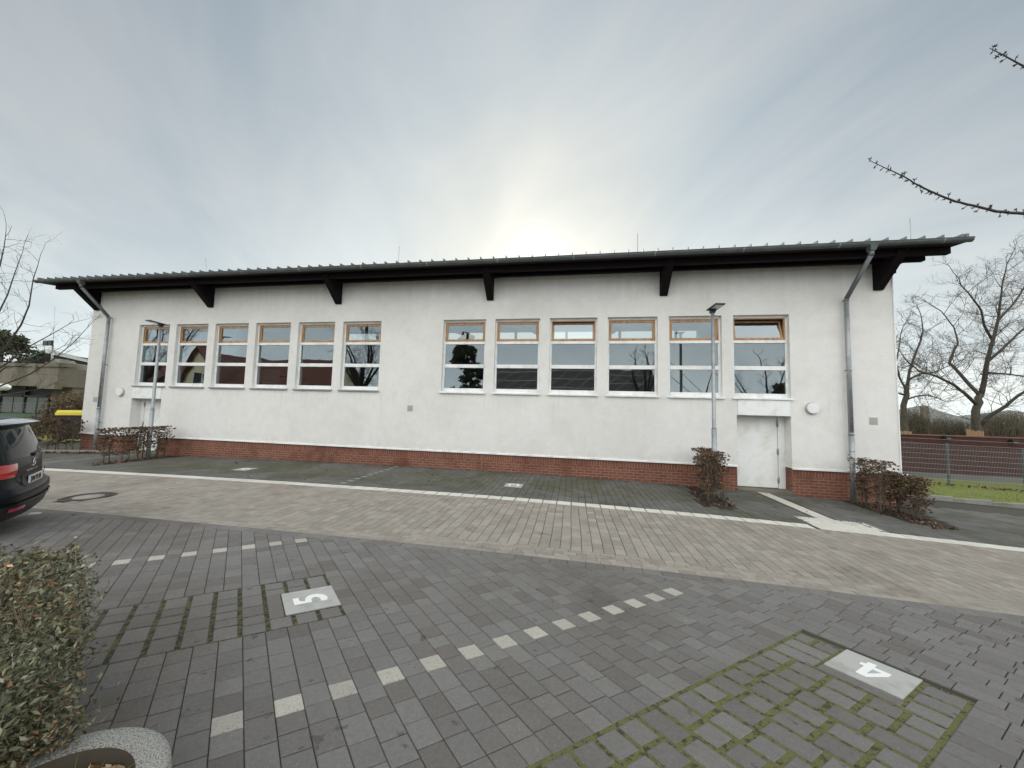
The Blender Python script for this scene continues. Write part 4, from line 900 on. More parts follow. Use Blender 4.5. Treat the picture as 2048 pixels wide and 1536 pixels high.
# ------------------------------------------------------------------ trees
def grow(b, p, d, L, r, lv, r_, upb=.15, wig=.22, n=3, sides=3, split=3, keep=.62):
    pts = [p.copy()]; dd = d.normalized()
    for i in range(n):
        dd = (dd+Vector((r_.gauss(0, wig), r_.gauss(0, wig), r_.gauss(0, wig)+upb))).normalized(); pts.append(pts[-1]+dd*L/n)
    b.tube(pts, [r*(1-.55*i/n) for i in range(n+1)], sides, cap=False)
    if lv <= 0: return
    for k in range(split):
        i = r_.randint(1, n); q = pts[i]; o_ = Vector((r_.gauss(0, 1), r_.gauss(0, 1), r_.gauss(0, .7))).normalized()
        nd = (dd*.75+o_*.85).normalized(); grow(b, q, nd, L*r_.uniform(keep*.75, keep*1.2), r*.55, lv-1, r_, upb, wig, n, 3, split, keep)
def limbtree(name, label, group, base, limbs, bark, twigm, r_, twl=1.6, lv=3, step=.45, rt_=.016, upb=.15, split=3, trunk_n=1, side=10):
    t = thing(name, label, 'tree', tuple(base), group); a, c = MB(), MB()
    for i, (pts, ra, rb) in enumerate(limbs):
        pts = [Vector(q) for q in pts]; m_ = len(pts); fine = []
        for j in range(m_-1):
            for k in range(3):
                q = pts[j].lerp(pts[j+1], k/3); fine.append(q+Vector((r_.gauss(0, .3*rb), r_.gauss(0, .3*rb), r_.gauss(0, .3*rb))) if k else q)
        fine.append(pts[-1]); nn = len(fine)
        (a if i < trunk_n else c).tube(fine, [ra+(rb-ra)*j/(nn-1) for j in range(nn)], side if i < trunk_n else 6)
        if i < 1: continue
        for j in range(nn-1):
            seg = fine[j+1]-fine[j]; cnt_ = max(1, int(seg.length/step))
            for k in range(cnt_):
                if j < 2 and r_.random() < .6: continue
                q = fine[j].lerp(fine[j+1], r_.random()); o_ = Vector((r_.gauss(0, 1), r_.gauss(0, 1), r_.gauss(.2, .7))).normalized()
                f = j/nn; grow(c, q, (seg.normalized()*.5+o_).normalized(), twl*r_.uniform(.6, 1.2)*(1.1-.3*f), rt_, lv, r_, upb, .22, 3, 3, split)
        grow(c, fine[-1], fine[-1]-fine[-2], twl, rb, lv, r_, upb, .2, 3, 4, split)
    a.build('trunk', bark, t); c.build('crown', twigm, t); return t
def pxl(l, d, ds=0): return [at(x, y, d+ds*i) for i, (x, y) in enumerate(l)]
r_ = random.Random(21); d = 26.5
bt = at(1958, 900, d); bt.z = -1.0
limbtree('plane_tree', 'large bare plane tree with crooked limbs behind the brick wall', 'bare plane trees behind the brick wall', bt, [
 ([bt]+pxl([(1956, 872), (1951, 840), (1953, 815), (1962, 788)], d), .29, .19),
 (pxl([(1952, 808), (1930, 787), (1905, 768), (1872, 752), (1838, 742), (1812, 720)], d, -.5), .13, .035),
 (pxl([(1960, 792), (1935, 765), (1915, 742), (1899, 726), (1907, 702), (1916, 688), (1908, 655), (1882, 622)], d, .3), .13, .035),
 (pxl([(1962, 790), (1970, 752), (1976, 716), (1986, 680), (1996, 640), (2001, 600), (2006, 560)], d, -.2), .18, .04),
 (pxl([(1986, 682), (1968, 650), (1962, 620), (1940, 590), (1922, 570)], d, -.3), .09, .03),
 (pxl([(1976, 722), (2005, 698), (2035, 668), (2070, 640), (2100, 600)], d, .2), .10, .035),
 (pxl([(1962, 848), (1985, 828), (2012, 812), (2038, 790), (2075, 765), (2120, 735)], d, -.4), .16, .05),
 (pxl([(1972, 745), (2012, 748), (2048, 752), (2100, 742)], d, .3), .08, .03),
 (pxl([(1997, 640), (2025, 610), (2048, 575), (2060, 540)], d, .3), .08, .03)], M['bark'], M['greytwig'], r_, 1.75, 3, .30, .024, .08, 4)
r_ = random.Random(22); d = 28; bt = at(1812, 900, d); bt.z = -1.0
limbtree('plane_tree', 'slimmer bare plane tree at the corner of the hall behind the brick wall', 'bare plane trees behind the brick wall', bt, [
 ([bt]+pxl([(1811, 870), (1808, 835), (1810, 800), (1814, 770)], d), .24, .15),
 (pxl([(1814, 772), (1818, 748), (1826, 720), (1838, 690), (1846, 662), (1842, 630)], d, .1), .11, .03),
 (pxl([(1812, 780), (1798, 752), (1792, 725), (1798, 695), (1802, 665)], d, .3), .08, .03),
 (pxl([(1816, 760), (1840, 748), (1868, 745), (1890, 735)], d, .4), .09, .03),
 (pxl([(1811, 800), (1835, 792), (1858, 790), (1880, 798)], d, .4), .08, .03),
 (pxl([(1810, 790), (1790, 785), (1770, 780)], d, .4), .08, .03)], M['bark'], M['greytwig'], r_, 1.5, 3, .30, .022, .10, 4)
r_ = random.Random(23); d = 13.5; bt = at(-110, 930, 14.5); bt.z = gz(bt.x, bt.y)
limbtree('ash_tree', 'bare young tree whose long thin branches reach in from the left edge', None, bt, [
 ([bt]+pxl([(-85, 860), (-60, 800), (-45, 745)], 14), .17, .10),
 (pxl([(-60, 810), (0, 772), (60, 748), (108, 718), (148, 684), (180, 650)], d), .035, .008),
 (pxl([(-50, 770), (20, 722), (60, 692), (104, 668), (142, 646)], d, .1), .035, .008),
 (pxl([(-45, 745), (15, 690), (42, 650), (58, 612), (66, 560), (78, 522)], d, -.1), .040, .008),
 (pxl([(-48, 750), (-10, 640), (15, 590), (30, 545), (45, 505)], d, .1), .035, .008),
 (pxl([(-45, 760), (-25, 600), (0, 530), (8, 495), (12, 462)], d), .035, .008),
 (pxl([(-55, 790), (10, 735), (50, 730), (90, 712), (130, 690)], d, -.1), .028, .007),
 (pxl([(-60, 820), (0, 790), (40, 785), (95, 775)], d, .1), .025, .006)], M['bark'], M['greytwig'], r_, .75, 2, .33, .0085, .10, 2)
# cherry tree on the right whose twigs reach into the picture
def twigpath(pts, ra, rb, r_, b, c, nodes):
    m_ = []
    for j in range(len(pts)-1):
        for k in range(4): m_.append(pts[j].lerp(pts[j+1], k/4)+Vector((r_.gauss(0, .002),)*3))
    m_.append(pts[-1]); n_ = len(m_); b.tube(m_, [ra+(rb-ra)*j/(n_-1) for j in range(n_)], 7)
    L = sum((m_[i+1]-m_[i]).length for i in range(n_-1)); s = 0; k = 0
    for i in range(nodes):
        f = max(0, min(.995, (i+r_.uniform(-.4, 1.4))/nodes)); q = f*(n_-1); j = min(int(q), n_-2); p = m_[j].lerp(m_[j+1], q-j); dr = (m_[j+1]-m_[j]).normalized()
        sd = Vector((r_.gauss(0, 1), r_.gauss(0, 1), 1.6*(1 if i % 2 else -1))).normalized(); sd = (sd-dr*sd.dot(dr)+dr*.35).normalized()
        sl = r_.uniform(.008, .042)*(1.15-.6*f); e = p+sd*sl; b.tube([p, p.lerp(e, .5)+Vector((r_.gauss(0, .002), r_.gauss(0, .002), r_.gauss(0, .002))), e], [.0036, .0026, .0028], 5)
        for u in range(r_.randint(3, 5)):
            bd = (sd+Vector((r_.gauss(0, .8), r_.gauss(0, .8), r_.gauss(0, .8)))).normalized(); b.tube([e, e+bd*.010, e+bd*.023], [.0022, .0040, .0006], 4, cap=False)
r_ = random.Random(31); b, c = MB(), MB(); d = 3.0
tb = at(2500, 1300, 3.4); tb.z = gz(tb.x, tb.y)
t = thing('cherry_tree', 'bare cherry tree whose budded twigs reach in at the right edge', 'tree', tuple(tb))
tk = MB(); top_ = Vector((tb.x+.05, tb.y, 3.0)); tk.tube([tb, tb+Vector((.03, 0, 1)), tb+Vector((-.02, .02, 2.0)), top_], [.10, .085, .075, .055], 12); tk.build('trunk', M['buds'], t)
twigpath([top_-Vector((0, 0, .6)), at(2260, 420, d+.2), at(2150, 432, d), at(2048, 427, d), at(1992, 423, d), at(1958, 414, d), at(1910, 403, d), at(1868, 386, d), at(1835, 370, d), at(1806, 352, d), at(1775, 338, d), at(1739, 321, d)], .016, .0022, r_, b, c, 52)
twigpath([top_-Vector((0, 0, .2)), at(2250, 230, d+.2), at(2120, 175, d), at(2048, 133, d), at(2010, 112, d), at(1979, 96, d)], .013, .0022, r_, b, c, 30)
twigpath([top_, top_+Vector((.3, -.2, .8)), top_+Vector((.5, -.5, 1.5))], .03, .004, r_, b, c, 16)
b.build('branches', M['buds'], t)
def foliage_blob(c, rad, n, s, r_, b, sq=(1, 1, 1)):
    for i in range(n):
        v = Vector((r_.gauss(0, 1), r_.gauss(0, 1), r_.gauss(0, 1))).normalized()*rad*r_.random()**.4; leaf(b, c+Vector((v.x*sq[0], v.y*sq[1], v.z*sq[2])), s*r_.uniform(.6, 1.4), r_, 1.8)
def evergreen(c, h, w, label, group, seed, n=4200, s=.26):
    r_ = random.Random(seed); base_ = Vector((c.x, c.y, gz(c.x, c.y))); t = thing('evergreen_tree', label, 'tree', tuple(base_), group)
    a = MB(); a.tube([base_, base_+Vector((0, 0, h*.85))], [w*.08, w*.02], 8); a.build('trunk', M['bark'], t); b = MB()
    for k in range(70):
        f = r_.random()**.8; rr = w*(1-.75*f); an = r_.random()*6.28; q = r_.random()**.5*rr
        foliage_blob(base_+Vector((q*math.cos(an), q*math.sin(an), h*(.06+.90*f))), w*r_.uniform(.14, .30), n//35, s*.75, r_, b, (1, 1, .7))
    b.build('crown', M['pine'], t)
pc = at(5, 705, 34); evergreen(pc, pc.z+2.2, 3.6, 'dark evergreen tree above the flat concrete building at the left edge', None, 41)

# scrub beyond the wall, far hills
def scrub_(px0, px1, ptop, dpt, label, seed, n=900):
    r_ = random.Random(seed); c0 = at((px0+px1)/2, 860, dpt); t = thing('shrub', label, 'shrub', (c0.x, c0.y, gz(c0.x, c0.y)), 'scrubby bushes behind the brick wall'); b, f = MB(), MB()
    for i in range(n):
        px_ = px0+(px1-px0)*r_.random(); fr_ = (px_-px0)/(px1-px0); tp = ptop+10*(2*fr_-1)**2+4*math.sin(px_*.3)
        p = at(px_, 865, dpt+r_.uniform(-1.5, 1.5)); p.z = gz(p.x, p.y); h = at(px_, tp, dpt).z-p.z
        e = p+Vector((r_.gauss(0, .35), r_.gauss(0, .35), h*r_.uniform(.45, 1.05))); md = p.lerp(e, .5)+Vector((r_.gauss(0, .15), r_.gauss(0, .15), 0)); b.tube([p, md, e], [.02, .013, .005], 3, cap=False)
        for k in range(3):
            q = md.lerp(e, r_.random()); b.tube([q, q+Vector((r_.gauss(0, .3), r_.gauss(0, .3), r_.uniform(.05, .5)))], [.007, .003], 3, cap=False)
        if i % 2: leaf(f, md.lerp(e, r_.random())+Vector((r_.gauss(0, .12), r_.gauss(0, .12), r_.gauss(0, .12))), .10, r_, 1.6)
    b.build('stems', M['scrub'], t); f.build('leaves', M['scrub'], t)
scrub_(1797, 1850, 822, 31, 'dense dark bush beside the corner of the hall behind the brick wall', 51)
scrub_(1845, 1935, 836, 33, 'low brown bushes between the two plane trees', 52, 1200)
scrub_(1960, 2052, 826, 31, 'taller brown bush behind the brick wall at the right edge', 53, 1300)
scrub_(2040, 2200, 815, 33, 'bushes behind the brick wall beyond the right edge', 54, 700)
def hillmesh(pts, d, depth, name='hill'):
    b = MB(); top = [at(x, y, d) for x, y in pts]; n_ = len(top); away = Vector((fw.x, fw.y, 0)).normalized()*depth
    v = []
    for p in top: v += [Vector((p.x, p.y, -6))-away*.5, p, Vector((p.x, p.y, -6))+away]
    b.smooth = True; b.add(v, [f for i in range(n_-1) for f in ((3*i, 3*i+3, 3*i+4, 3*i+1), (3*i+1, 3*i+4, 3*i+5, 3*i+2))])
    return b.build(name, M['hill'], kind='structure')
hillmesh([(1760, 845), (1790, 836), (1815, 818), (1842, 811), (1858, 815), (1880, 825), (1905, 838), (1940, 833), (1980, 825), (2020, 820), (2060, 826), (2110, 820), (2200, 830)], 190, 80)
hillmesh([(-300, 740), (-100, 752), (0, 760), (60, 762), (120, 766), (200, 770)], 260, 100)
c = at(1849, 822, 150); t = thing('tower', 'small pale tower far off between the bare trees at the right', 'tower', (c.x, c.y, 0)); b = MB(); b.box(c.x-.9, c.x+.9, c.y-.9, c.y+.9, -4, at(1849, 812, 150).z); b.build('shaft', M['concrete'], t); b = MB(); b.box(c.x-.7, c.x+.7, c.y-.7, c.y+.7, at(1849, 812, 150).z, at(1849, 808, 150).z); b.build('cap', M['white'], t)

# ------------------------------------------------------------------ brick wall and wire fence on the right
t = thing('brick_wall', 'dark red brick wall behind the wire fence at the right', 'wall', (20, 22.3, -.9))
b = MB(); b.box(9.2, 42, 22.3, 22.54, -1.8, 1.15); b.build('brickwork', M['redwall'], t)
b = MB(); b.box(9.2, 42, 22.26, 22.58, 1.15, 1.21); b.build('coping', mat('brick_coping', (.16, .075, .06), .9, noise=.4), t, bevel=.006)
for (px_, py_, lb) in ((1891, 874, 'small black lamp on the brick wall left of the fence post'), (2024, 882, 'small black lamp on the brick wall near the right edge')):
    c = aty(px_, py_, 22.3); q = thing('bulkhead_lamp', lb, 'wall lamp', (c.x, 22.3, c.z), 'black lamps on the brick wall')
    b = MB(); b.box(c.x-.14, c.x+.14, 22.12, 22.3, c.z-.06, c.z+.07); b.box(c.x-.2, c.x+.0, 22.16, 22.3, c.z-.09, c.z+.0); b.build('housing', M['black'], q, bevel=.01); b = MB(); b.box(c.x-.09, c.x+.09, 22.13, 22.27, c.z-.075, c.z-.06); b.build('lens', M['lens'], q)
def meshfence(x0, x1, y, posts, z0, h, label, group=None, wires=True, slope=True, sp=.05):
    t = thing('mesh_fence', label, 'fence', (x0, y, z0), group)
    w = MB(); zf = (lambda x: gz(x, y)+z0) if slope else (lambda x: z0)
    for k in range(int(h/.2)+1):
        z = k*.2+.03
        for s in (-.006, .006): w.bar((x0, y+s, zf(x0)+z), (x1, y+s, zf(x1)+z), .007, .007)
    x = x0
    while x < x1: w.bar((x, y, zf(x)+.02), (x, y, zf(x)+h), .0026, .0026, (0, 1, 0)); x += sp
    w.build('mesh_panel', M['fence'], t)
    for x in posts:
        b = MB(); b.box(x-.03, x+.03, y+.01, y+.07, zf(x)-.3, zf(x)+h+.04); b.build('post', M['post'], t, bevel=.004)
meshfence(9.15, 30, 17.25, [9.9, 12.45, 15.0, 17.5, 20.0, 22.5, 25], .12, 1.60, 'green grey wire mesh fence on the lawn in front of the brick wall')
for (px_, py_, w_, h_, lb) in ((1938, 861, .12, .35, 'pale wooden boards standing behind the brick wall under the plane tree'), (1955, 863, .28, .18, 'row of pale cut boards behind the wall right of the plane trunk'), (1807, 863, .4, .12, 'reddish timber stack behind the wall at the hall corner')):
    c = aty(px_, py_, 23.0); q = thing('timber_boards', lb, 'timber', (c.x, 23, -.9), 'cut timber behind the brick wall'); b = MB()
    for k in range(4): b.box(c.x-w_+k*w_/2, c.x-w_+k*w_/2+w_*.42, 23-.03, 23+.03, -.9, c.z+h_*random.Random(k).uniform(0, .6)*.5)
    b.build('boards', M['cutwood'], q)

# ------------------------------------------------------------------ left: concrete building, container, masts
A, B_ = Vector((-58, 15.3, 0)), Vector((-35.9, 19.1, 0)); dA = (B_-A).normalized(); nA = Vector((-dA.y, dA.x, 0))
def ob(b, s0, s1, n0, n1, z0, z1, O=None, d=None):
    O = O or A; d = d or dA; n_ = Vector((-d.y, d.x, 0)); v = [O+d*s+n_*q+Vector((0, 0, z)) for z in (z0, z1) for q in (n0, n1) for s in (s0, s1)]
    b.add(v, [(0, 2, 3, 1), (4, 5, 7, 6), (0, 1, 5, 4), (2, 6, 7, 3), (0, 4, 6, 2), (1, 3, 7, 5)])
LA_ = (B_-A).length
t = thing('concrete_building', 'flat roofed raw concrete building with deep fascia and green panels at the left', 'building', tuple(A))
b = MB(); ob(b, 0, LA_, 0, 9, 2.62, 4.0); ob(b, LA_-.9, LA_+.1, -.1, 1.0, 4.05, 4.35); b.build('fascia', M['concrete'], t, bevel=.02)
b = MB(); ob(b, 0, LA_+.05, -.08, .25, 4.0, 4.22); b.build('parapet', M['concrete'], t, bevel=.01)
b = MB(); ob(b, LA_-1.6, LA_-.1, 1.0, 8, -.5, 2.62); b.build('pier', M['concrete'], t)
b = MB(); ob(b, LA_-1.05, LA_+.15, -.25, .2, 2.45, 2.95); ob(b, LA_-1.6, LA_-1.45, -.2, .1, 3.7, 4.15); b.build('gargoyle', M['concrete'], t, bevel=.02)
b = MB(); ob(b, 0, LA_-1.6, 1.4, 7, -.5, 2.6); b.build('infill', M['darkframe'], t)
s = .5
while s < LA_-2.2:
    f = MB(); ob(f, s, s+.1, 1.2, 1.4, .6, 2.6); ob(f, s+.1, s+1.7, 1.2, 1.4, 1.85, 1.98); f.build('window', M['darkframe'], t); 
    p = MB(); ob(p, s+.15, s+.95, 1.28, 1.3, .68, 1.83); ob(p, s+1.02, s+1.75, 1.28, 1.3, .68, 1.83); p.build('pane', mat('far_pane', (.11, .125, .12), .2, noise=.5, nscale=.8), t)
    p = MB(); ob(p, s+.0, s+1.8, 1.2, 1.36, -.3, .6); p.build('green_panel', M['greenpanel'], t)
    s += 1.8
b = MB(); O2 = at(118, 780, 27.5); O2.z = 0; d2 = Vector((1, .55, 0)).normalized()
t = thing('concrete_wing', 'sloping concrete roof wing with blocks between the flat building and the hall', 'building', tuple(O2))
b = MB(); n2 = Vector((-d2.y, d2.x, 0))
P_ = [at(112, 738, 27.5), at(112, 779, 27.5), at(165, 784, 31), at(165, 750, 31), at(140, 726, 29), at(128, 726, 28.3)]
b.prism([p for p in P_], n2*5); b.build('gable', M['concrete'], t)
b = MB(); b.bar(at(138, 724, 28.8), at(172, 752, 31.2), .5, .22); b.bar(at(112, 722, 27.4), at(130, 724, 28), .6, .35); b.build('coping', M['kerb'], t)
b = MB(); q0 = at(112, 779, 27.6); q1 = at(172, 784, 31.3)
for k in range(24): p = q0.lerp(q1, k/24); b.box(p.x-.03, p.x+.03, p.y-.03, p.y+.03, -.4, p.z)
b.bar(Vector((q0.x, q0.y, .9)), Vector((q1.x, q1.y, .9)), .3, .06); b.build('slatted_infill', M['darkframe'], t)
t = thing('far_hall', 'dark roofed hall with a white edge far behind the concrete building', 'building', tuple(at(120, 740, 46)))
pa, pb, pcx = at(30, 730, 44), at(92, 705, 44), at(185, 726, 50)
b = MB(); b.prism([pa, pb, pcx, Vector((pcx.x, pcx.y, 0)), Vector((pa.x, pa.y, 0))], Vector((-3, 9, 0))); b.build('wall', mat('purple_brown_cladding', (.05, .04, .042), .9, noise=.2), t)
b = MB(); b.bar(pb+Vector((0, -.1, .15)), pcx+Vector((0, -.1, .15)), .5, .5); b.build('verge', mat('pale_verge', (.55, .57, .57), .7), t)
b = MB(); b.bar(pa+Vector((0, 0, .1)), pb+Vector((0, 0, .1)), .6, .3); b.build('roof_edge', mat('green_roof_edge', (.06, .11, .09), .7), t)
# yellow-lidded container
c0, c1 = at(113, 829, 17), at(168, 824, 17.6); c0.z = c1.z = 0; dd2 = (c1-c0).normalized(); zg = gz(c0.x, c0.y)
t = thing('waste_container', 'dark waste container with a yellow lid beside the left corner of the hall', 'container', (c0.x, c0.y, zg))
b = MB(); ob(b, 0, 1.35, 0, 1.0, zg+.15, 1.06, c0, dd2); b.build('body', M['bin'], t, bevel=.03)
b = MB(); nn2 = Vector((-dd2.y, dd2.x, 0)); pr_ = [(0-.04, 1.06), (.04, 1.20), (.5, 1.30), (.96, 1.20), (1.04, 1.06)]
b.prism([c0-dd2*.05+nn2*y+Vector((0, 0, z)) for y, z in pr_], dd2*1.45); b.build('lid', M['yellow'], t, bevel=.02)
for s in (.15, 1.2):
    for q in (.15, .85):
        w = MB(); pp = c0+dd2*s+nn2*q; w.lathe([(.001, -.03), (.09, -.03), (.09, .03), (.001, .03)], (pp.x, pp.y, zg+.09), axis='y', n=12); w.build('wheel', M['rubber'], t)
# floodlight mast
c = at(104, 728, 29); t = thing('floodlight_mast', 'thin white mast with a square floodlight above the concrete roof', 'mast', (c.x, c.y, c.z-1)); b = MB(); b.tube([c-Vector((0, 0, 1)), at(106, 690, 29)], .06, 8); b.tube([at(106, 690, 29), at(110, 612, 29)], .012, 5); b.build('pole', M['galv'], t)
c = at(106, 687, 29); b = MB(); b.box(c.x-.45, c.x+.05, c.y-.35, c.y-.2, c.z-.22, c.z+.18); b.box(c.x+.15, c.x+.45, c.y-.35, c.y-.2, c.z-.22, c.z+.2); b.build('floodlight', M['lampblack'], t)
c = at(1, 774, 19); t = thing('globe_lamp', 'white globe lamp on a dark post at the left edge', 'lamp post', (c.x, c.y, gz(c.x, c.y))); b = MB(); b.tube([(c.x-.1, c.y, -.4), (c.x-.1, c.y, c.z-.2)], .05, 8); b.build('post', M['lampblack'], t)
b = MB(); b.lathe([(.001, -.20), (.25, -.17), (.36, -.03), (.34, .08), (.2, .18), (.001, .2)], tuple(c), n=24); b.build('globe', M['milk'], t)
O3 = at(-60, 840, 19); O3.z = 0; E3 = at(92, 838, 22); E3.z = 0; d3 = (E3-O3).normalized(); L3 = (E3-O3).length
t = thing('mesh_fence', 'thin wire mesh fence in front of the concrete building', 'fence', tuple(O3)); b = MB()
for k in range(8): b.bar(O3+Vector((0, 0, .1+k*.2)), E3+Vector((0, 0, .1+k*.2)), .012, .012)
s = 0
while s < L3: p = O3+d3*s; b.bar(p+Vector((0, 0, -.2)), p+Vector((0, 0, 1.55)), .006, .006, (0, 1, 0)); s += .07
b.build('mesh_panel', M['fence'], t)
for s in (0, 2.5, 5, 7.5, L3):
    if s <= L3: p = O3+d3*s; b = MB(); b.bar(p+Vector((0, 0, -.3)), p+Vector((0, 0, 1.65)), .06, .06, (0, 1, 0)); b.build('post', M['post'], t)
r_ = random.Random(61); c = at(147, 812, 22); t = thing('shrub', 'brown leafed bush climbing between the concrete wing and the hall', 'shrub', (c.x, c.y, gz(c.x, c.y))); b, f = MB(), MB()
for i in range(420):
    p = Vector((c.x+r_.gauss(0, .5), c.y+r_.gauss(0, .5), -.3)); e = p+Vector((r_.gauss(0, .3), r_.gauss(0, .3), r_.uniform(.8, 2.6))); b.tube([p, p.lerp(e, .5)+Vector((r_.gauss(0, .1), 0, 0)), e], [.02, .012, .004], 3, cap=False)
    for k in range(7): leaf(f, p.lerp(e, r_.uniform(.4, 1))+Vector((r_.gauss(0, .12), r_.gauss(0, .12), 0)), .10, r_)
b.build('stems', M['twig'], t); f.build('leaves', mat('ochre_dry_leaf', (.15, .10, .055), .9, island=.9), t)

# ------------------------------------------------------------------ parked car (tail towards the camera)
CX = Vector((.635, .772, 0)).normalized(); CO = Vector((-8.28, 4.29, 0))+CX*.055; CY = Vector((-CX.y, CX.x, 0)); CO.z = gz(CO.x, CO.y)+.01
def C(x, y, z): return CO + CX*x + CY*y + Vector((0, 0, z))
car = thing('parked_car', 'dark grey people carrier parked at the left edge with its tail to the road', 'car', tuple(CO))
KZ = [.24, .32, .45, .56, .64, .70, .80, .95, 1.04, 1.10, 1.25, 1.40, 1.52, 1.60, 1.655, 1.70, 1.72]
KR = [-.10, -.03, .00, .02, .01, -.06, -.08, -.09, -.10, -.12, -.155, -.205, -.25, -.29, -.36, -.60, -1.1]
KW = [.84, .89, .93, .95, .955, .955, .955, .95, .945, .935, .905, .865, .83, .80, .75, .64, .38]
KF = [4.62, 4.72, 4.80, 4.80, 4.78, 4.75, 4.65, 4.30, 4.0, 3.85, 3.45, 3.1, 2.85, 2.65, 2.45, 2.2, 2.0]
def lerpk(K, z):
    if z <= KZ[0]: return K[0]
    for i in range(len(KZ)-1):
        if z <= KZ[i+1]: t_ = (z-KZ[i])/(KZ[i+1]-KZ[i]); return K[i]+(K[i+1]-K[i])*t_
    return K[-1]
def rear(z, s, off=0.0):
    """point on the tail; s runs -1 (left side) .. 1 (right side)"""
    w = lerpk(KW, z); a = abs(s); x = lerpk(KR, z)-.12*a*a-.21*max(0, (a-.68)/.32)**2.4
    return C(x+off, s*w+(off*.6*s), z)
def side(z, u, sg, off=0.0):
    w = lerpk(KW, z); x0 = lerpk(KR, z)-.33; x1 = -lerpk(KF, z); x = x0+(x1-x0)*u
    ww = w*(1-.16*max(0, (u-.8)/.2)**2)
    return C(x, sg*(ww+off), z)
def patch(name, zs, ss, off, m_, parent, f=None, smooth=True, thick=0):
    b = MB(); b.smooth = smooth; f = f or rear; n_ = len(ss)
    b.add([f(z, s, off) for z in zs for s in ss], [(j*n_+i, j*n_+i+1, (j+1)*n_+i+1, (j+1)*n_+i) for j in range(len(zs)-1) for i in range(n_-1)])
    return b.build(name, m_, parent)
b = MB(); b.smooth = True
zz = []
for i in range(len(KZ)-1): zz += [KZ[i], (KZ[i]+KZ[i+1])/2]
zz.append(KZ[-1])
SS = [-1+2*i/24 for i in range(25)]; UU = [.06*i for i in range(1, 17)]+[1.0]
ring = []
for z in zz:
    rw = [rear(z, s) for s in SS] + [side(z, u, 1) for u in UU] + [C(-lerpk(KF, z)-.10*(1-k*k), -k*lerpk(KW, z)*.84, z) for k in (-.6, -.2, .2, .6)] + [side(z, u, -1) for u in reversed(UU)]
    ring.append(rw)
n_ = len(ring[0]); b.add([p for rw in ring for p in rw], [(j*n_+i, j*n_+(i+1) % n_, (j+1)*n_+(i+1) % n_, (j+1)*n_+i) for j in range(len(ring)-1) for i in range(n_)])
b.add(ring[0], [tuple(reversed(range(n_)))]); b.add(ring[-1], [tuple(range(n_))])
body = b.build('body', M['carpaint'], car)
rng = lambda a, b_, n: [a+(b_-a)*i/n for i in range(n+1)]
patch('rear_window', rng(1.09, 1.535, 8), rng(-.90, .90, 18), .006, M['carglass'], car)
patch('lower_bumper', rng(.245, .46, 5), rng(-1, 1, 24), .012, M['black'], car)
patch('bumper_strip', rng(.585, .615, 2), rng(-1, 1, 24), .022, M['chrome'], car) if False else None
patch('bumper_edge', [.455, .47, .485], rng(-1, 1, 24), .020, M['carpaint'], car)
for sg in (-1, 1):
    b = MB(); b.smooth = True; zs_ = rng(.845, 1.035, 6); s0_ = .56
    ss_ = [sg*v for v in rng(.54 if sg < 0 else .90, 1.0, 10)]; v = []
    for z in zs_:
        for s in ss_:
            k = (z-.845)/.19; s2 = s if (abs(s) > .6 or sg > 0) else sg*(.54+.06*(1-k)) ; v.append(rear(z-.01*(1-abs(s)), s2, .022-.010*abs((k-.5)*2)**3))
        for u in (.02, .05, .09): v.append(side(z+.004*u/.02, u, sg, .018))
    m__ = len(ss_)+3; b.add(v, [(j*m__+i, j*m__+i+1, (j+1)*m__+i+1, (j+1)*m__+i) for j in range(len(zs_)-1) for i in range(m__-1)]); b.build('tail_light', M['redlamp'], car)
    patch('rear_reflector', [.375, .40, .425], [sg*v for v in rng(.52, .82, 6)], .026, M['redrefl'], car)
    patch('side_window', rng(1.10, 1.50, 6), rng(.10, .72, 14), .005, M['carglass'], car, lambda z, s, o: side(z, s, sg, o))
patch('number_plate_recess', rng(.665, .835, 4), rng(-.42, .42, 10), .004, M['black'], car)
b = MB()
def plateP(y, z, o=0.0): return C(-.045+o-.02*(z-.75), y, z)
b.add([plateP(-.26, .695), plateP(.26, .695), plateP(.26, .805), plateP(-.26, .805), plateP(-.26, .695, -.02), plateP(.26, .695, -.02), plateP(.26, .805, -.02), plateP(-.26, .805, -.02)], [(0, 1, 2, 3), (7, 6, 5, 4), (0, 4, 5, 1), (1, 5, 6, 2), (2, 6, 7, 3), (3, 7, 4, 0)])
pl2 = b.build('number_plate', M['plate'], car)
b = MB(); b.quad(plateP(-.255, .70, .002), plateP(-.215, .70, .002), plateP(-.215, .80, .002), plateP(-.255, .80, .002)); b.build('country_band', M['blue'], pl2)
def text_obj(name, body_, size, xdir, updir, origin, m_, parent, extr=.001, bold=.0, align='LEFT', sx=1.0):
    cu = bpy.data.curves.new(name, 'FONT'); cu.body = body_; cu.size = size; cu.extrude = extr; cu.offset = bold; cu.align_x = align
    tmp = bpy.data.objects.new('tmp_text', cu); col.objects.link(tmp); dg = bpy.context.evaluated_depsgraph_get(); dg.update()
    me = bpy.data.meshes.new_from_object(tmp.evaluated_get(dg)); bpy.data.objects.remove(tmp)
    xd, ud = Vector(xdir).normalized(), Vector(updir).normalized(); nd = xd.cross(ud); Mx = Matrix((xd*sx, ud, nd)).transposed().to_4x4(); Mx.translation = origin
    me.transform(Mx); me.materials.clear(); me.materials.append(m_); me.name = name
    o = bpy.data.objects.new(name, me); col.objects.link(o); o.parent = parent; o.location = -world_loc(parent); return o
text_obj('lettering', 'BN TR 80', .108, CY, (0, 0, 1), plateP(-.205, .712, .002), M['ink'], pl2, .001, .004, sx=.86)
